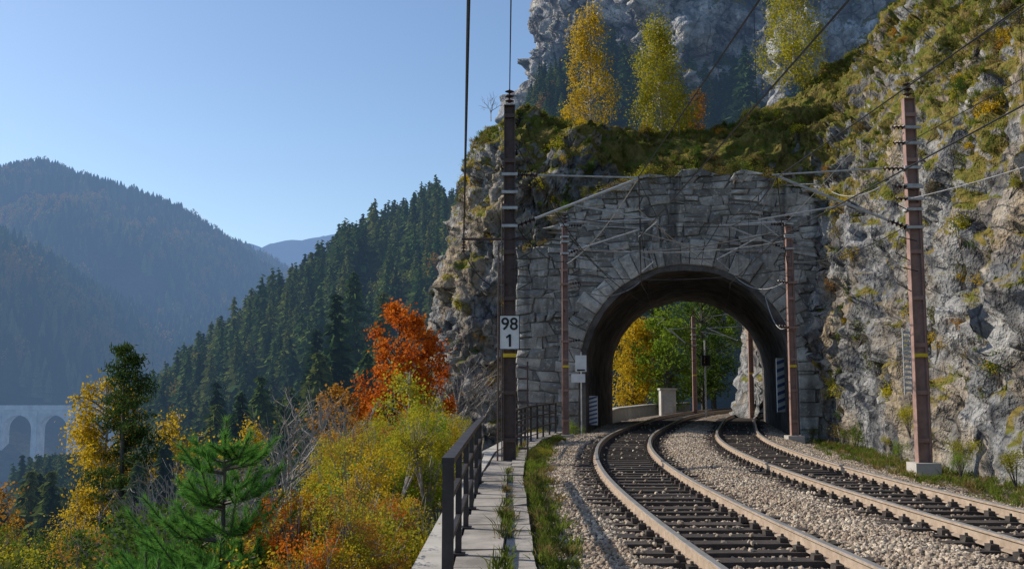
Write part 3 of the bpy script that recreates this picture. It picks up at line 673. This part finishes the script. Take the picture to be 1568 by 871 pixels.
for (a,b,c) in (((3.15,24),(5.0,37.6),(8.9,60)),((6.6,24),(8.3,37),(12.4,58.5))):
    for z1,z2,z3,sg in ((6.88,7.75,5.6,.25),(5.36,6.05,5.4,.02)):
        wire((*a,z1),(*b,z2 if z1>6 else 5.6),sg,.018); wire((*b,z2 if z1>6 else 5.6),(b[0]+.7,b[1]+3.4,6.0 if z1>6 else 5.5),0,.018,4); wire((b[0]+.7,b[1]+3.4,6.0 if z1>6 else 5.5),(*c,z3 if z1<6 else 6.4),.05)
    for k in range(1,4):
        t=k/4; x_=a[0]+(b[0]-a[0])*t;y_=a[1]+(b[1]-a[1])*t; m.tube([(x_,y_,5.36+.24*t),(x_,y_,6.88+.87*t-.25*4*t*(1-t))],.006,3,0)
wire((-1.2,24.1,5.35),(1.2,-22,5.6),.12,.018); wire((-.06,24.1,9.1),(.25,-26,9.2),.7,.013)
wire((9.95,24,9.25),(9.6,-26,9.4),.7,.012); wire((9.8,23.9,6.3),(11.0,5,6.6),.5,.012,24,1); wire((9.8,23.9,7.7),(9.2,-20,8.4),.6,.011)
wire((9.95,24,9.2),(10.55,37,8.0),.1,.015,24,1); wire((-.06,24.1,8.6),(2.05,37.6,8.0),.15,.013,24,0); wire((2.05,37.6,3.4),(2.9,40.3,2.2),.1,.016); wire((2.3,37.4,5.6),(5.2,39.8,5.9),.5,.018,24,1); wire((10.3,37,5.6),(9,39.6,6.2),.4,.018,24,1)
wire((10.3,36.8,3.9),(10.2,39.3,5.3),.5,.018,24,1); wire((.2,24,5.6),(2.0,37.6,6.5),.3,.015); wire((9.7,24,5.6),(10.5,37,6.4),.3,.015)
for q,(a,b,sg) in enumerate((((2.1,37.6,7.6),(5.6,39.6,4.9),.3),((2.1,37.6,5.6),(4.6,39.8,6.4),.5),((10.5,37,7.5),(6.9,39.4,6.9),.4),((3.15,24,6.85),(2.1,37.6,6.4),.3),((6.6,24,6.9),(10.5,37,6.2),.3),((5.6,37.6,8.1),(7.1,39.5,6.8),.1),((7.9,37,7.8),(7.4,39.5,6.8),.1),((3.15,24,5.5),(10.4,37,7.0),.3),((0.1,24,7.7),(4.2,39.7,6.0),.5),((10.4,37,5.6),(11.5,38.9,4.1),.2),((2.0,37.5,4.6),(3.1,40.2,4.4),.4),((9.8,24,7.1),(12.6,38,9.3),.4),((6.6,24,6.9),(8.,37.,7.85),.1),((2.1,37.6,7.1),(10.4,37,7.2),.35),((2.1,37.6,6.0),(10.4,37,6.1),.3),((3.1,24,6.1),(8.2,38.,6.3),.2),((2.1,37.6,8.2),(10.5,37,7.9),.25),((9.8,24,8.0),(12.2,37,6.6),.5),((6.6,24,5.5),(2.3,37.6,7.0),.3))):
    wire(a,b,sg,.016,12,q%2)
m.build('overhead_wires',[mWire,mWireL])
def txt(s,loc_,size,parent):
    c=bpy.data.curves.new('digits','FONT'); c.body=s; c.size=size; c.align_x='CENTER'; c.align_y='CENTER'; c.extrude=.003; c.offset=.005; c.materials.append(mBlack)
    o=bpy.data.objects.new('digits',c); o.location=loc_; o.rotation_euler=(math.pi/2,0,0); scene.collection.objects.link(o); o.parent=parent
m=MB(); m.box((-.06,23.80,3.0),(.50,.02,.84),0); m.box((-.06,23.785,3.41),(.50,.012,.018),1); m.box((-.06,23.785,2.59),(.50,.012,.018),1); m.box((-.301,23.785,3.0),(.018,.012,.80),1); m.box((.181,23.785,3.0),(.018,.012,.80),1); m.box((-.06,23.9,3.2),(.1,.2,.06),2); m.box((-.06,23.9,2.75),(.1,.2,.06),2)
m.box((-.05,23.783,2.80),(.055,.008,.30),1); m.box((-.095,23.783,2.905),(.11,.008,.045),1,[[.8,0,.6],[0,1,0],[-.6,0,.8]]); 
sg=m.build('kilometre_sign',[mWhite,mBlack,mSteel]); txt('98',(-.06,23.782,3.19),.42,sg)
m=MB(); m.tube([(2.62,37.2,-.4),(2.62,37.2,3.0)],.03,6,1); m.box((2.6,37.1,2.55),(.42,.02,.62),0); m.box((2.5,37.1,2.0),(.52,.02,.32),0); m.box((2.6,37.085,2.3),(.3,.01,.06),2); m.build('trackside_sign',[mWhite,mGalv,mBlack])
m=MB(); m.tube([(11.4,58,-.5),(11.4,58,4.4)],.05,8,0); m.box((11.4,57.9,3.2),(.5,.25,.6),1); m.tube([(11.4,57.76,3.3),(11.4,57.68,3.3)],.1,10,2); m.tube([(11.4,57.76,3.08),(11.4,57.68,3.08)],.1,10,2); m.build('railway_signal',[mGalv,mBlack,mSteel])
m=MB(); m.box((10.4,66,.5),(1.0,1.0,1.9),0); m.box((10.4,66,1.5),(1.15,1.15,.12),0); m.box((10.4,65.48,.5),(.6,.03,1.2),1); m.build('relay_cabinet',[mConcL,mGalv])
m=MB(); P_=[(5.4,56),(6.6,63),(10,74),(15,84)]
for a,b in zip(P_[:-1],P_[1:]):
    a=np.array(a,float);b=np.array(b,float);t=b-a;L=np.linalg.norm(t);t/=L; m.box(((a+b)[0]/2,(a+b)[1]/2,-.35),(.35,L,1.2),0,[[t[1],-t[0],0],[t[0],t[1],0],[0,0,1]]); m.box(((a+b)[0]/2,(a+b)[1]/2,.29),(.5,L,.09),0,[[t[1],-t[0],0],[t[0],t[1],0],[0,0,1]])
m.build('parapet_wall',[mConcL])
# ------------------------------------------------------------------ viaduct
m=MB(); x0,x1=-330.,-170.; zt=-8.5; sp=15.5; pw=3.2; yv=430.; wv=6.
k=x0
while k<x1:
    c=k+sp/2; r_=(sp-pw)/2; th=np.linspace(0,math.pi,17); zs_=zt-2.2-r_
    arc=[(c-math.cos(t)*r_,zs_+math.sin(t)*r_) for t in th]
    for y_,fl in ((yv-wv/2,0),(yv+wv/2,1)):
        for a,b in zip(arc[:-1],arc[1:]):
            m.add([(a[0],y_,a[1]),(b[0],y_,b[1]),(b[0],y_,zt),(a[0],y_,zt)],[[0,1,2,3]],0)
        for xa,xb in ((k,k+pw/2),(k+sp-pw/2,k+sp)): m.add([(xa,y_,-60),(xb,y_,-60),(xb,y_,zt),(xa,y_,zt)],[[0,1,2,3]],0)
    V=[(a,y_,b) for y_ in (yv-wv/2,yv+wv/2) for a,b in [(c-r_,-60)]+arc+[(c+r_,-60)]]; nn=len(arc)+2; m.add(V,[[q,q+1,nn+q+1,nn+q] for q in range(nn-1)],0)
    m.box((k,yv-wv/2-.3,(zt-62)/2),(pw*.55,.8,zt+62-1.2),0); k+=sp
m.box(((x0+x1)/2,yv,zt+.5),(x1-x0,wv+1.2,1.0),0); m.box(((x0+x1)/2,yv-wv/2-.3,zt+1.5),(x1-x0,.4,1.0),0)
m.build('railway_viaduct',[mViad])
# ------------------------------------------------------------------ forests
def sproto(levels,per,nseg,mat,rad=.2,bare=.06,irr=.25):
    m=MB(); spruce(m,1.,rad,levels,per,nseg,1,0,.35,(0,0,0),bare,irr); return m.build('sp',[mat,mat],False,False)
def rproto(n,mat,ls=.05):
    m=MB(); m.tube([(0,0,0),(0,0,.35),(0,0,.8)],[.018,.012,.004],4,0)
    for _ in range(22):
        v=R.normal(size=3); v/=np.linalg.norm(v); v*=R.uniform(.08,.30); c=np.array([0,0,.58])+v*np.array([.9,.9,1.35]); k=n//22
        m.tube(np.stack([[0,0,.3],c*.6+np.array([0,0,.15]),c]),[.006,.004,.002],3,0)
        m.leaves(c+R.normal(0,.055,(k,3)),ls,1,.8)
    return m.build('rd',[mat,mat],False,False)
def coneproto(mat,rad):
    m=MB(); T=6
    for q in range(T):
        t=.04+.9*q/T; r_=rad*(1-t)**.85+.01; n=9; an=np.arange(n)*6.283/n+R.random(); rr=r_*R.uniform(.65,1.25,n)
        V=np.r_[np.stack([np.cos(an)*rr,np.sin(an)*rr,t-R.uniform(0,.05,n)],1),[[0,0,min(1.,t+.30)]]]
        m.add(V,[[a,(a+1)%n,n] for a in range(n)],0)
    return m.build('cn',[mat],False,False)
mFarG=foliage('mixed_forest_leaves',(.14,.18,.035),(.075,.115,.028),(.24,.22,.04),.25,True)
def sample(n,xr,yr,cond):
    x=R.uniform(*xr,n); y=R.uniform(*yr,n); h=H(x,y); k=cond(x,y,h); return np.stack([x,y,h],1)[k]
def capped(p,s_,ulim,slope_):
    lim=1.7+slope_*p[:,1]-p[:,2]; u=p[:,0]/p[:,1]; s2=np.where(u<ulim,np.minimum(s_,lim),s_); return s2,s2>2.2
protM=[sproto(22,8,3,mSprL,.2),sproto(22,8,3,mSprL,.18),sproto(22,8,3,mSpr,.19),sproto(20,8,3,mSprL,.23),rproto(900,mFarG,.06),rproto(900,mFarY,.06)]
pc=sample(22000,(-230,-2),(95,480),lambda x,y,h:(h>-50)&(x/y>-.50)&(x/y<.0)&~((y>412)&(y<446)&(x<-160)))
cl=fbm(np.stack([pc[:,0]/30,pc[:,1]/30,pc[:,0]*0],1),2,55)
idx=np.where(R.random(len(pc))-.5*cl<.74,R.integers(0,4,len(pc)),np.where(R.random(len(pc))<.82,4,5))
sc_=R.uniform(7,12.5,len(pc)); sc_=np.where(idx>=4,sc_*.75,sc_); sc_=np.where((pc[:,0]>-20)&(pc[:,1]<165),sc_*.78,sc_)
sc_,kk=capped(pc,sc_,-.385,-.064)
scatter('conifer_forest',(pc-[0,0,.6])[kk],protM,sc_[kk],R.random(kk.sum())*6.28,.03,idx[kk])
pn=sample(1900,(-75,-9),(44,110),lambda x,y,h:(x/y<-.13)&(x/y>-.75)); idx=np.where(R.random(len(pn))<.86,R.integers(0,4,len(pn)),R.integers(4,7,len(pn)))
sc_=R.uniform(6,9.5,len(pn)); sc_=np.where(idx>3,sc_*.7,sc_); sc_,kk=capped(pn,sc_,-.36,-.074)
protN=[sproto(32,10,6,mSpr,.2),sproto(30,10,6,mSprL,.18),sproto(32,9,6,mSpr,.16),sproto(28,10,6,mSprL,.22),rproto(6000,mFarG,.024),rproto(6000,mFoOl,.024),rproto(5000,mFoO2,.024)]
scatter('valley_forest',(pn-[0,0,.5])[kk],protN,sc_[kk],R.random(kk.sum())*6.28,.03,idx[kk])
protF=[coneproto(mSpr,.2),coneproto(mSprL,.2),coneproto(mSpr,.17),rproto(176,mFarG,.08),rproto(176,mFarY,.08)]
pf=sample(80000,(-760,-120),(470,1500),lambda x,y,h:(h>-52)&(x/y>-.62)&(x/y<-.12)&(fbm(np.stack([x/60,y/60,x*0],1),3,77)>-.36))
cl=fbm(np.stack([pf[:,0]/45,pf[:,1]/45,pf[:,0]*0],1),3,99)
idx=np.where(R.random(len(pf))+.5*cl<.86,R.integers(0,3,len(pf)),R.integers(3,5,len(pf))); scatter('mountain_forest',pf-[0,0,1.5],protF,R.uniform(11,20,len(pf)),R.random(len(pf))*6.28,0,idx)
pb=sample(2200,(2,75),(88,124),lambda x,y,h:(h>0))
idx=np.where(R.random(len(pb))<.9,R.integers(0,4,len(pb)),R.integers(4,6,len(pb))); sc_=R.uniform(5,9.,len(pb)); sc_=np.where(pb[:,0]<7,sc_*.6,sc_); sc_=np.where(idx>3,sc_*.7,sc_)
protB=[sproto(26,8,5,mSpr,.2),sproto(24,8,5,mSpr,.2),sproto(26,8,5,mSpr,.17,.1),sproto(24,8,5,mSprL,.22),rproto(1400,mFarG),rproto(1400,mFarY)]
scatter('hillside_forest',pb-[0,0,.5],protB,sc_,R.random(len(pb))*6.28,.03,idx)
cc=Pc[Fc].mean(1); cn=np.cross(Pc[Fc[:,2]]-Pc[Fc[:,0]],Pc[Fc[:,3]]-Pc[Fc[:,1]]); cn/=np.linalg.norm(cn,axis=1)[:,None]+1e-9
ok=np.where((cn[:,2]>.45)&(cc[:,2]<100))[0]; ok=R.choice(ok,min(200,len(ok)),False)
protD=[sproto(18,7,4,mSpr,.22),sproto(18,7,4,mSprL,.22),rproto(700,mFarY),rproto(700,mFarG)]
scatter('cliff_ledge_trees',cc[ok]-[0,0,.4],protD,R.uniform(1.8,4.5,len(ok)),R.random(len(ok))*6.28,.05)
# ------------------------------------------------------------------ individual trees
def sp_tree(name,x,y,ztop,h,rad,lv,per,ns,mat,irr=.25,bare=.05):
    m=MB(); spruce(m,h,rad,lv,per,ns,1,0,.35,(x,y,ztop-h),bare,irr); return m.build(name,[mBark,mat])
for a in ((-9.0,50,6.3,15,2.2,mSpr),(-11.6,58,5.0,14,2.2,mSpr),(-11.4,70,9.8,18,3.0,mSprL),(-8.2,62,7.5,17,2.4,mSprL),(-16.5,55,1.8,12,2.0,mSpr),(-6.9,33,.4,8,1.4,mSprL),(-9.4,36,.4,9,1.5,mSpr),
    (-11.,40,1.4,9,1.6,mSpr),(-8.8,38,.9,9,1.5,mSprL),(-12.6,36,-.4,8,1.5,mSpr),(-11.3,30,-.6,7,1.3,mSprL),(-7.5,30,-.4,7,1.2,mSpr),(-10.2,27,-1.1,6,1.2,mSpr),(-13.2,27.5,-2.2,6,1.3,mSprL),(-14.6,46,-.5,9,1.8,mSprL),(-6.2,42,3.2,11,1.8,mSprL)):
    sp_tree('spruce_tree',a[0],a[1],a[2],a[3],a[4],46,10,8,a[5])
for x,y,zt,h,r_ in ((12.6,107,41,17,3.0),(15.5,108,37,14,3),(10.2,106,39,15,2.8),(25,102,39,14,3),(30,100,36,12,3),(4.6,108,34,12,2.4)):
    sp_tree('spruce_tree',x,y,zt-1.,h,r_*.8,36,9,6,mSpr)
decid('birch_tree',(3.9,47,13.6),6.9,1.2,.08,90,130,.10,mFoY,mBirch,1.0,.48,'birch',(-.15,0),.011,True,1.2)
decid('birch_tree',(7.5,47.6,13.2),6.9,1.4,.08,110,160,.10,mFoYG,mBirch,1.0,.52,'birch',(-.3,0),.011,True,1.2)
decid('birch_tree',(14.7,49.5,17.2),6.3,1.6,.08,90,150,.10,mFoYG,mBirch,.8,.6,'birch',(0,0),.012,True,1.1)
decid('rowan_tree',(9.4,48.5,14.2),2.4,.5,.15,24,60,.09,mFoO2,mBark,.2,.3,'birch')
decid('maple_tree',(-4.35,35,-5),9.5,1.25,.45,64,120,.13,mFoO,mBark,0,.42,'round',(.35,0),.014)
decid('maple_tree',(-3.2,35.5,-4),7.4,.85,.5,28,110,.12,mFoO,mBark,0,.36,'round',(.2,0),.012)
decid('birch_tree',(-16.1,39.5,-9),11.0,1.35,.42,66,130,.13,mFoY,mBirch,.5,.55,'round',(-.2,0),.012)
decid('birch_tree',(-13.7,40.5,-9),9.6,1.1,.55,26,100,.13,mFoY,mBirch,.5,.5,'round',(.1,0),.012)
decid('birch_tree',(-2.9,27,-3.2),5.3,.8,.4,36,110,.09,mFoYG,mBirch,.3,.36,'round',(.1,0),.012)
decid('beech_tree',(-6.2,35,-5.5),7.0,1.1,.45,40,110,.12,mFoO2,mBark,0,.45,'round',(0,0),.013)
decid('birch_tree',(-8.3,31,-5.5),6.0,.8,.5,28,100,.10,mFoY,mBirch,.3,.4,'round',(0,0),.012)
decid('beech_tree',(-18.5,34,-9),7.4,1.3,.5,36,110,.12,mFoO2,mBark,0,.45,'round',(0,0),.013)
def pine(name,x,y,zb,h,rad,mat,ncl=60):
    m=MB(); b=np.array([x,y,zb],float); m.tube([b,b+[.1,0,h*.5],b+[0,0,h]],[h*.014,h*.010,.015],7,0)
    for q in range(ncl):
        t=.25+.75*(q+R.random())/ncl; L=rad*((1-t)**.6)*R.uniform(.45,1.15)+.1; az=R.random()*6.28; d=np.array([math.cos(az),math.sin(az),.2]); p0=b+[0,0,h*t]; p1=p0+d*L
        m.tube(curve(p0,p1,-.05*L,4),[.05*(1-t)+.012,.02,.014,.006],4,0)
        for u in (.35,.55,.7,.85,1.):
            c=p0+(p1-p0)*u; k=24; g=R.normal(0,.19,(k,3)); g[:,2]*=.5; aa=R.normal(0,1,(k,3)); aa[:,2]+=1.; m.leaves(c+g,R.uniform(.16,.32,k),1,.2,aa)
    return m.build(name,[mBark,mat])
pine('pine_tree',-15.0,38,-9,12.2,2.6,mPineD,80)
def sapling(name,x,y,zb,h,rad,nb=7):
    m=MB(); b=np.array([x,y,zb],float); m.tube([b,b+[0,0,h]],[.05,.014],7,0)
    shoots=[(b+[0,0,h*.86],b+[0,0,h],1.)]
    lv=np.linspace(.25,.88,8)
    for t in lv:
        o0=R.random()*6.28
        for k in range(nb):
            az=o0+k*6.283/nb+R.normal(0,.2); L=rad*(1.05-t)**.8*R.uniform(.7,1.15)+.1; d=np.array([math.cos(az),math.sin(az),.0]); p0=b+[0,0,h*t+R.normal(0,.05)]; pm=p0+d*L*.6+[0,0,L*.12]; p1=p0+d*L+[0,0,L*.62]
            m.tube([p0,pm,p1],[.018,.012,.006],4,0); shoots.append((p0+(pm-p0)*.35,pm,.8)); shoots.append((pm,p1,1.))
            for sd_ in (-1,1):
                for u in (.45,.85):
                    q0=p0+(pm-p0)*u; s2=q0+np.array([-d[1]*sd_,d[0]*sd_,.75])*L*.34+d*L*.3; m.tube([q0,s2],[.008,.005],3,0); shoots.append((q0,s2,.9))
    for a,c,f_ in shoots:
        ln0=np.linalg.norm(c-a); n=int(80+240*ln0); t=R.random(n)[:,None]; ax_=(c-a)/ln0; o=R.normal(size=(n,3)); o-=(o@ax_)[:,None]*ax_; o/=np.linalg.norm(o,axis=1)[:,None]; dr=o*.55+ax_*.85; ln=R.uniform(.08,.13,n)[:,None]*f_
        base_=a+(c-a)*t; tip=base_+dr*ln; w_=np.cross(dr,R.normal(size=(n,3))); w_/=np.linalg.norm(w_,axis=1)[:,None]; w_*=.0038
        m.add(np.stack([base_-w_,tip,base_+w_],1).reshape(-1,3),np.arange(n*3).reshape(-1,3),1)
    return m.build(name,[mBark,mPine])
sapling('young_pine_tree',-2.95,10.2,-2.6,3.95,1.5); sapling('young_pine_tree',-3.1,8.8,-3.0,3.2,1.3); sapling('young_pine_tree',-4.2,11.5,-3.0,2.9,1.3)
def bare(name,x,y,zb,h,mat,sp=.45,depth=5):
    m=MB()
    def rec(p,d,L,r_,k):
        q=p+d*L; mid=(p+q)/2+R.normal(0,L*.05,3); m.tube([p,mid,q],[r_,r_*.85,r_*.65],4 if k>2 else 3,0)
        if k==0: return
        for _ in range(int(R.integers(2,4))+int(k>2)):
            nd=d+R.normal(0,sp,3); nd[2]+=.15; nd/=np.linalg.norm(nd); st=p+(q-p)*R.uniform(.45,1); rec(st,nd,L*R.uniform(.6,.85),r_*.62,k-1)
    rec(np.array([x,y,zb],float),np.array([0,0,1.]),h*.3,h*.011,depth); return m.build(name,[mat])
for x,y,zb,h in ((-4.6,24,-3.6,7.0),(-3.9,26,-3.4,6.4),(-5.4,26,-4,7.2),(-7.2,24,-4.6,6.4),(-8.8,27,-5,6.8),(-5.2,21,-4.0,6.0),(-6.4,19,-4,5.4),(-3.6,17,-2.8,4.4),(-4.4,15,-3,4.2),(-1.3,41,-1.2,4.5),(-2.2,39,-2,6.5),(-3,40,-2,6)):
    bare('bare_tree',x,y,zb,h,mBarkG,.42,5)
bare('bare_tree',-1.0,45.5,14.2,2.2,mBarkG,.45,4)
# ------------------------------------------------------------------ bushes
kinds=[bush_proto(nl_,.06,mm,mBarkG,44,(.07,.15),1.15) for mm,nl_ in ((mFoY,3400),(mFoYG,3600),(mFoO2,2600),(mFoG,4600),(mFoOl,3600),(mFoBG,4200),(mFoO,2600))]
pts=[];sc_=[];idx=[]
def putb(x,y,ztop,s,k): pts.append((x,y,ztop-s*1.2)); sc_.append(s); idx.append(k)
for _ in range(105):
    y=R.uniform(9,17); f=R.random(); x=-1.55-f*max(0.1,.24*y-1.5); zt=1.7-y*(.088+.055*f)+R.normal(0,.16)-R.random()**2*.6; putb(x,y,zt,R.uniform(.35,.75),R.choice([0,1,2,4,6,5],p=[.20,.17,.34,.13,.09,.07]))
for _ in range(62):
    y=R.uniform(18,33); f=R.random(); x=-(1.55+f*.125*y); zt=1.7-y*(.018+.035*f)+R.normal(0,.25)-R.random()**2*.8; putb(x,y,zt,R.uniform(.5,.95),R.choice([0,1,5,2,6],p=[.26,.36,.16,.16,.06]))
for _ in range(190):
    y=R.uniform(12,44); f=R.random(); x=-y*(.15+.42*f); zt=1.6-y*(.125+.03*f)+R.normal(0,.35); putb(x,y,max(zt,H(x,y)[0]+.8),R.uniform(.6,1.3),R.choice([3,4,2,5,1,0],p=[.30,.28,.18,.10,.07,.07]))
scatter('autumn_shrubs',pts,kinds,sc_,R.random(len(pts))*6.28,.12,idx)
lxm,lym=loc(fc)
def pick(n,cond):
    k=np.where(cond)[0]; p=fa[k]/fa[k].sum(); return R.choice(k,n,True,p)
vis=(fc[:,1]>5)&(fc[:,1]<54)&(fc[:,0]<34)&(fc[:,2]>.1)
gm=fs*1.0+fn[:,2]*.5+1.0*fbm(fc*.5,3,123)
kp=[bush_proto(900,.13,mm,mBark,16) for mm in (mFoOl,mFoBr,mFoYG,mFoY,mFoG,mFoO2)]
k=pick(1250,(gm>.66)&vis)
scatter('hillside_shrubs',fc[k]+[0,0,.05],kp,R.uniform(.15,.42,len(k))*R.uniform(.7,1.35,len(k)),R.random(len(k))*6.28,.2,R.choice(6,len(k),p=[.40,.17,.16,.09,.13,.05]))
k=pick(17000,(gm>.62)&vis); tp_=[tuft_proto(40,.24,mm) for mm in (mGrass,mFoBr,mFoOl,mGrass)]
scatter('hillside_grass',fc[k],tp_,R.uniform(.5,1.2,len(k)),R.random(len(k))*6.28,.3)
k=pick(210,(fs<.5)&vis&(fn[:,2]>.2)&((lym<0)|(lxm<-6)|(fc[:,2]>9)))
scatter('cliff_shrubs',fc[k],[bush_proto(600,.13,mm,mBark,12) for mm in (mFoYG,mFoO2,mFoOl,mFoY,mFoBr,mFoG)],R.uniform(.15,.45,len(k)),R.random(len(k))*6.28,.3)
n=150; l_=R.uniform(-6.6,5.4,n); yl=R.uniform(.05,1.6,n); tp2=np.array([W(a,b,topz(a)+R.uniform(-.15,.15)) for a,b in zip(l_,yl)])
scatter('portal_top_shrubs',tp2,[bush_proto(900,.12,mm,mBark,16) for mm in (mFoOl,mFoYG,mFoBr,mFoG,mFoOl)],R.uniform(.18,.55,n),R.random(n)*6.28,.3)
wp=[];n=600; y_=8+R.random(n)*28; wp.append(np.stack([np.array([float(wx(v)) for v in y_])+.30+np.abs(R.normal(0,.2,n)),y_,np.full(n,-.24)],1))
n=60; y_=R.uniform(7,30,n); wp.append(np.stack([np.array([float(wx(v)) for v in y_])-.07+R.normal(0,.03,n),y_,np.full(n,-.12)],1))
n=1500; s_=R.uniform(-12,26,n); o_=R.uniform(6.6,8.6,n)+ (R.random(n)-.5); q=((s_+45)/ds).astype(int); wp.append(np.stack([px[q]+nx[q]*o_,py[q]+ny[q]*o_,np.full(n,-.5)],1))
wp=np.concatenate(wp); scatter('trackside_weeds',wp,[tuft_proto(34,.17,mm,.1) for mm in (mGrass,mGrass,mFoBr)],R.uniform(.3,1.4,len(wp)),R.random(len(wp))*6.28,.2)
pts=[(9.6,24.6,0.2),(10.4,23,.3),(10.9,26,.4),(10.3,20.5,.2),(9.9,18.5,.1),(11.3,30,.1),(11.8,34,.1),(1.0,38.5,-.1),(2.4,39.2,0),(11.6,38.2,0),(10.1,16.5,0.1),(9.9,22,.1),(10.2,25.5,1.0),(.55,24.6,0),(.9,27,-.1),(.45,22,-.1)]
scatter('trackside_bushes',pts,[bush_proto(2600,.07,mm,mBark,18) for mm in (mFoYG,mFoBG,mFoOl)],R.uniform(.2,.45,len(pts)),R.random(len(pts))*6.28,.1)
for x,y,h,r_,mm in ((9.6,78,7.5,1.8,mFoY),(12,76,8,2,mFoBG),(10.6,88,12,3.2,mFoG),(13.5,92,14,3.4,mFoBG),(15.5,80,10,2.4,mFoG),(8,92,13,3,mFoG),(18,88,13,3,mFoBG)):
    decid('deciduous_tree',(x,y,-.8),h,r_,.15,70,110,.2,mm,mBark,0,.8,'round')
print('done')
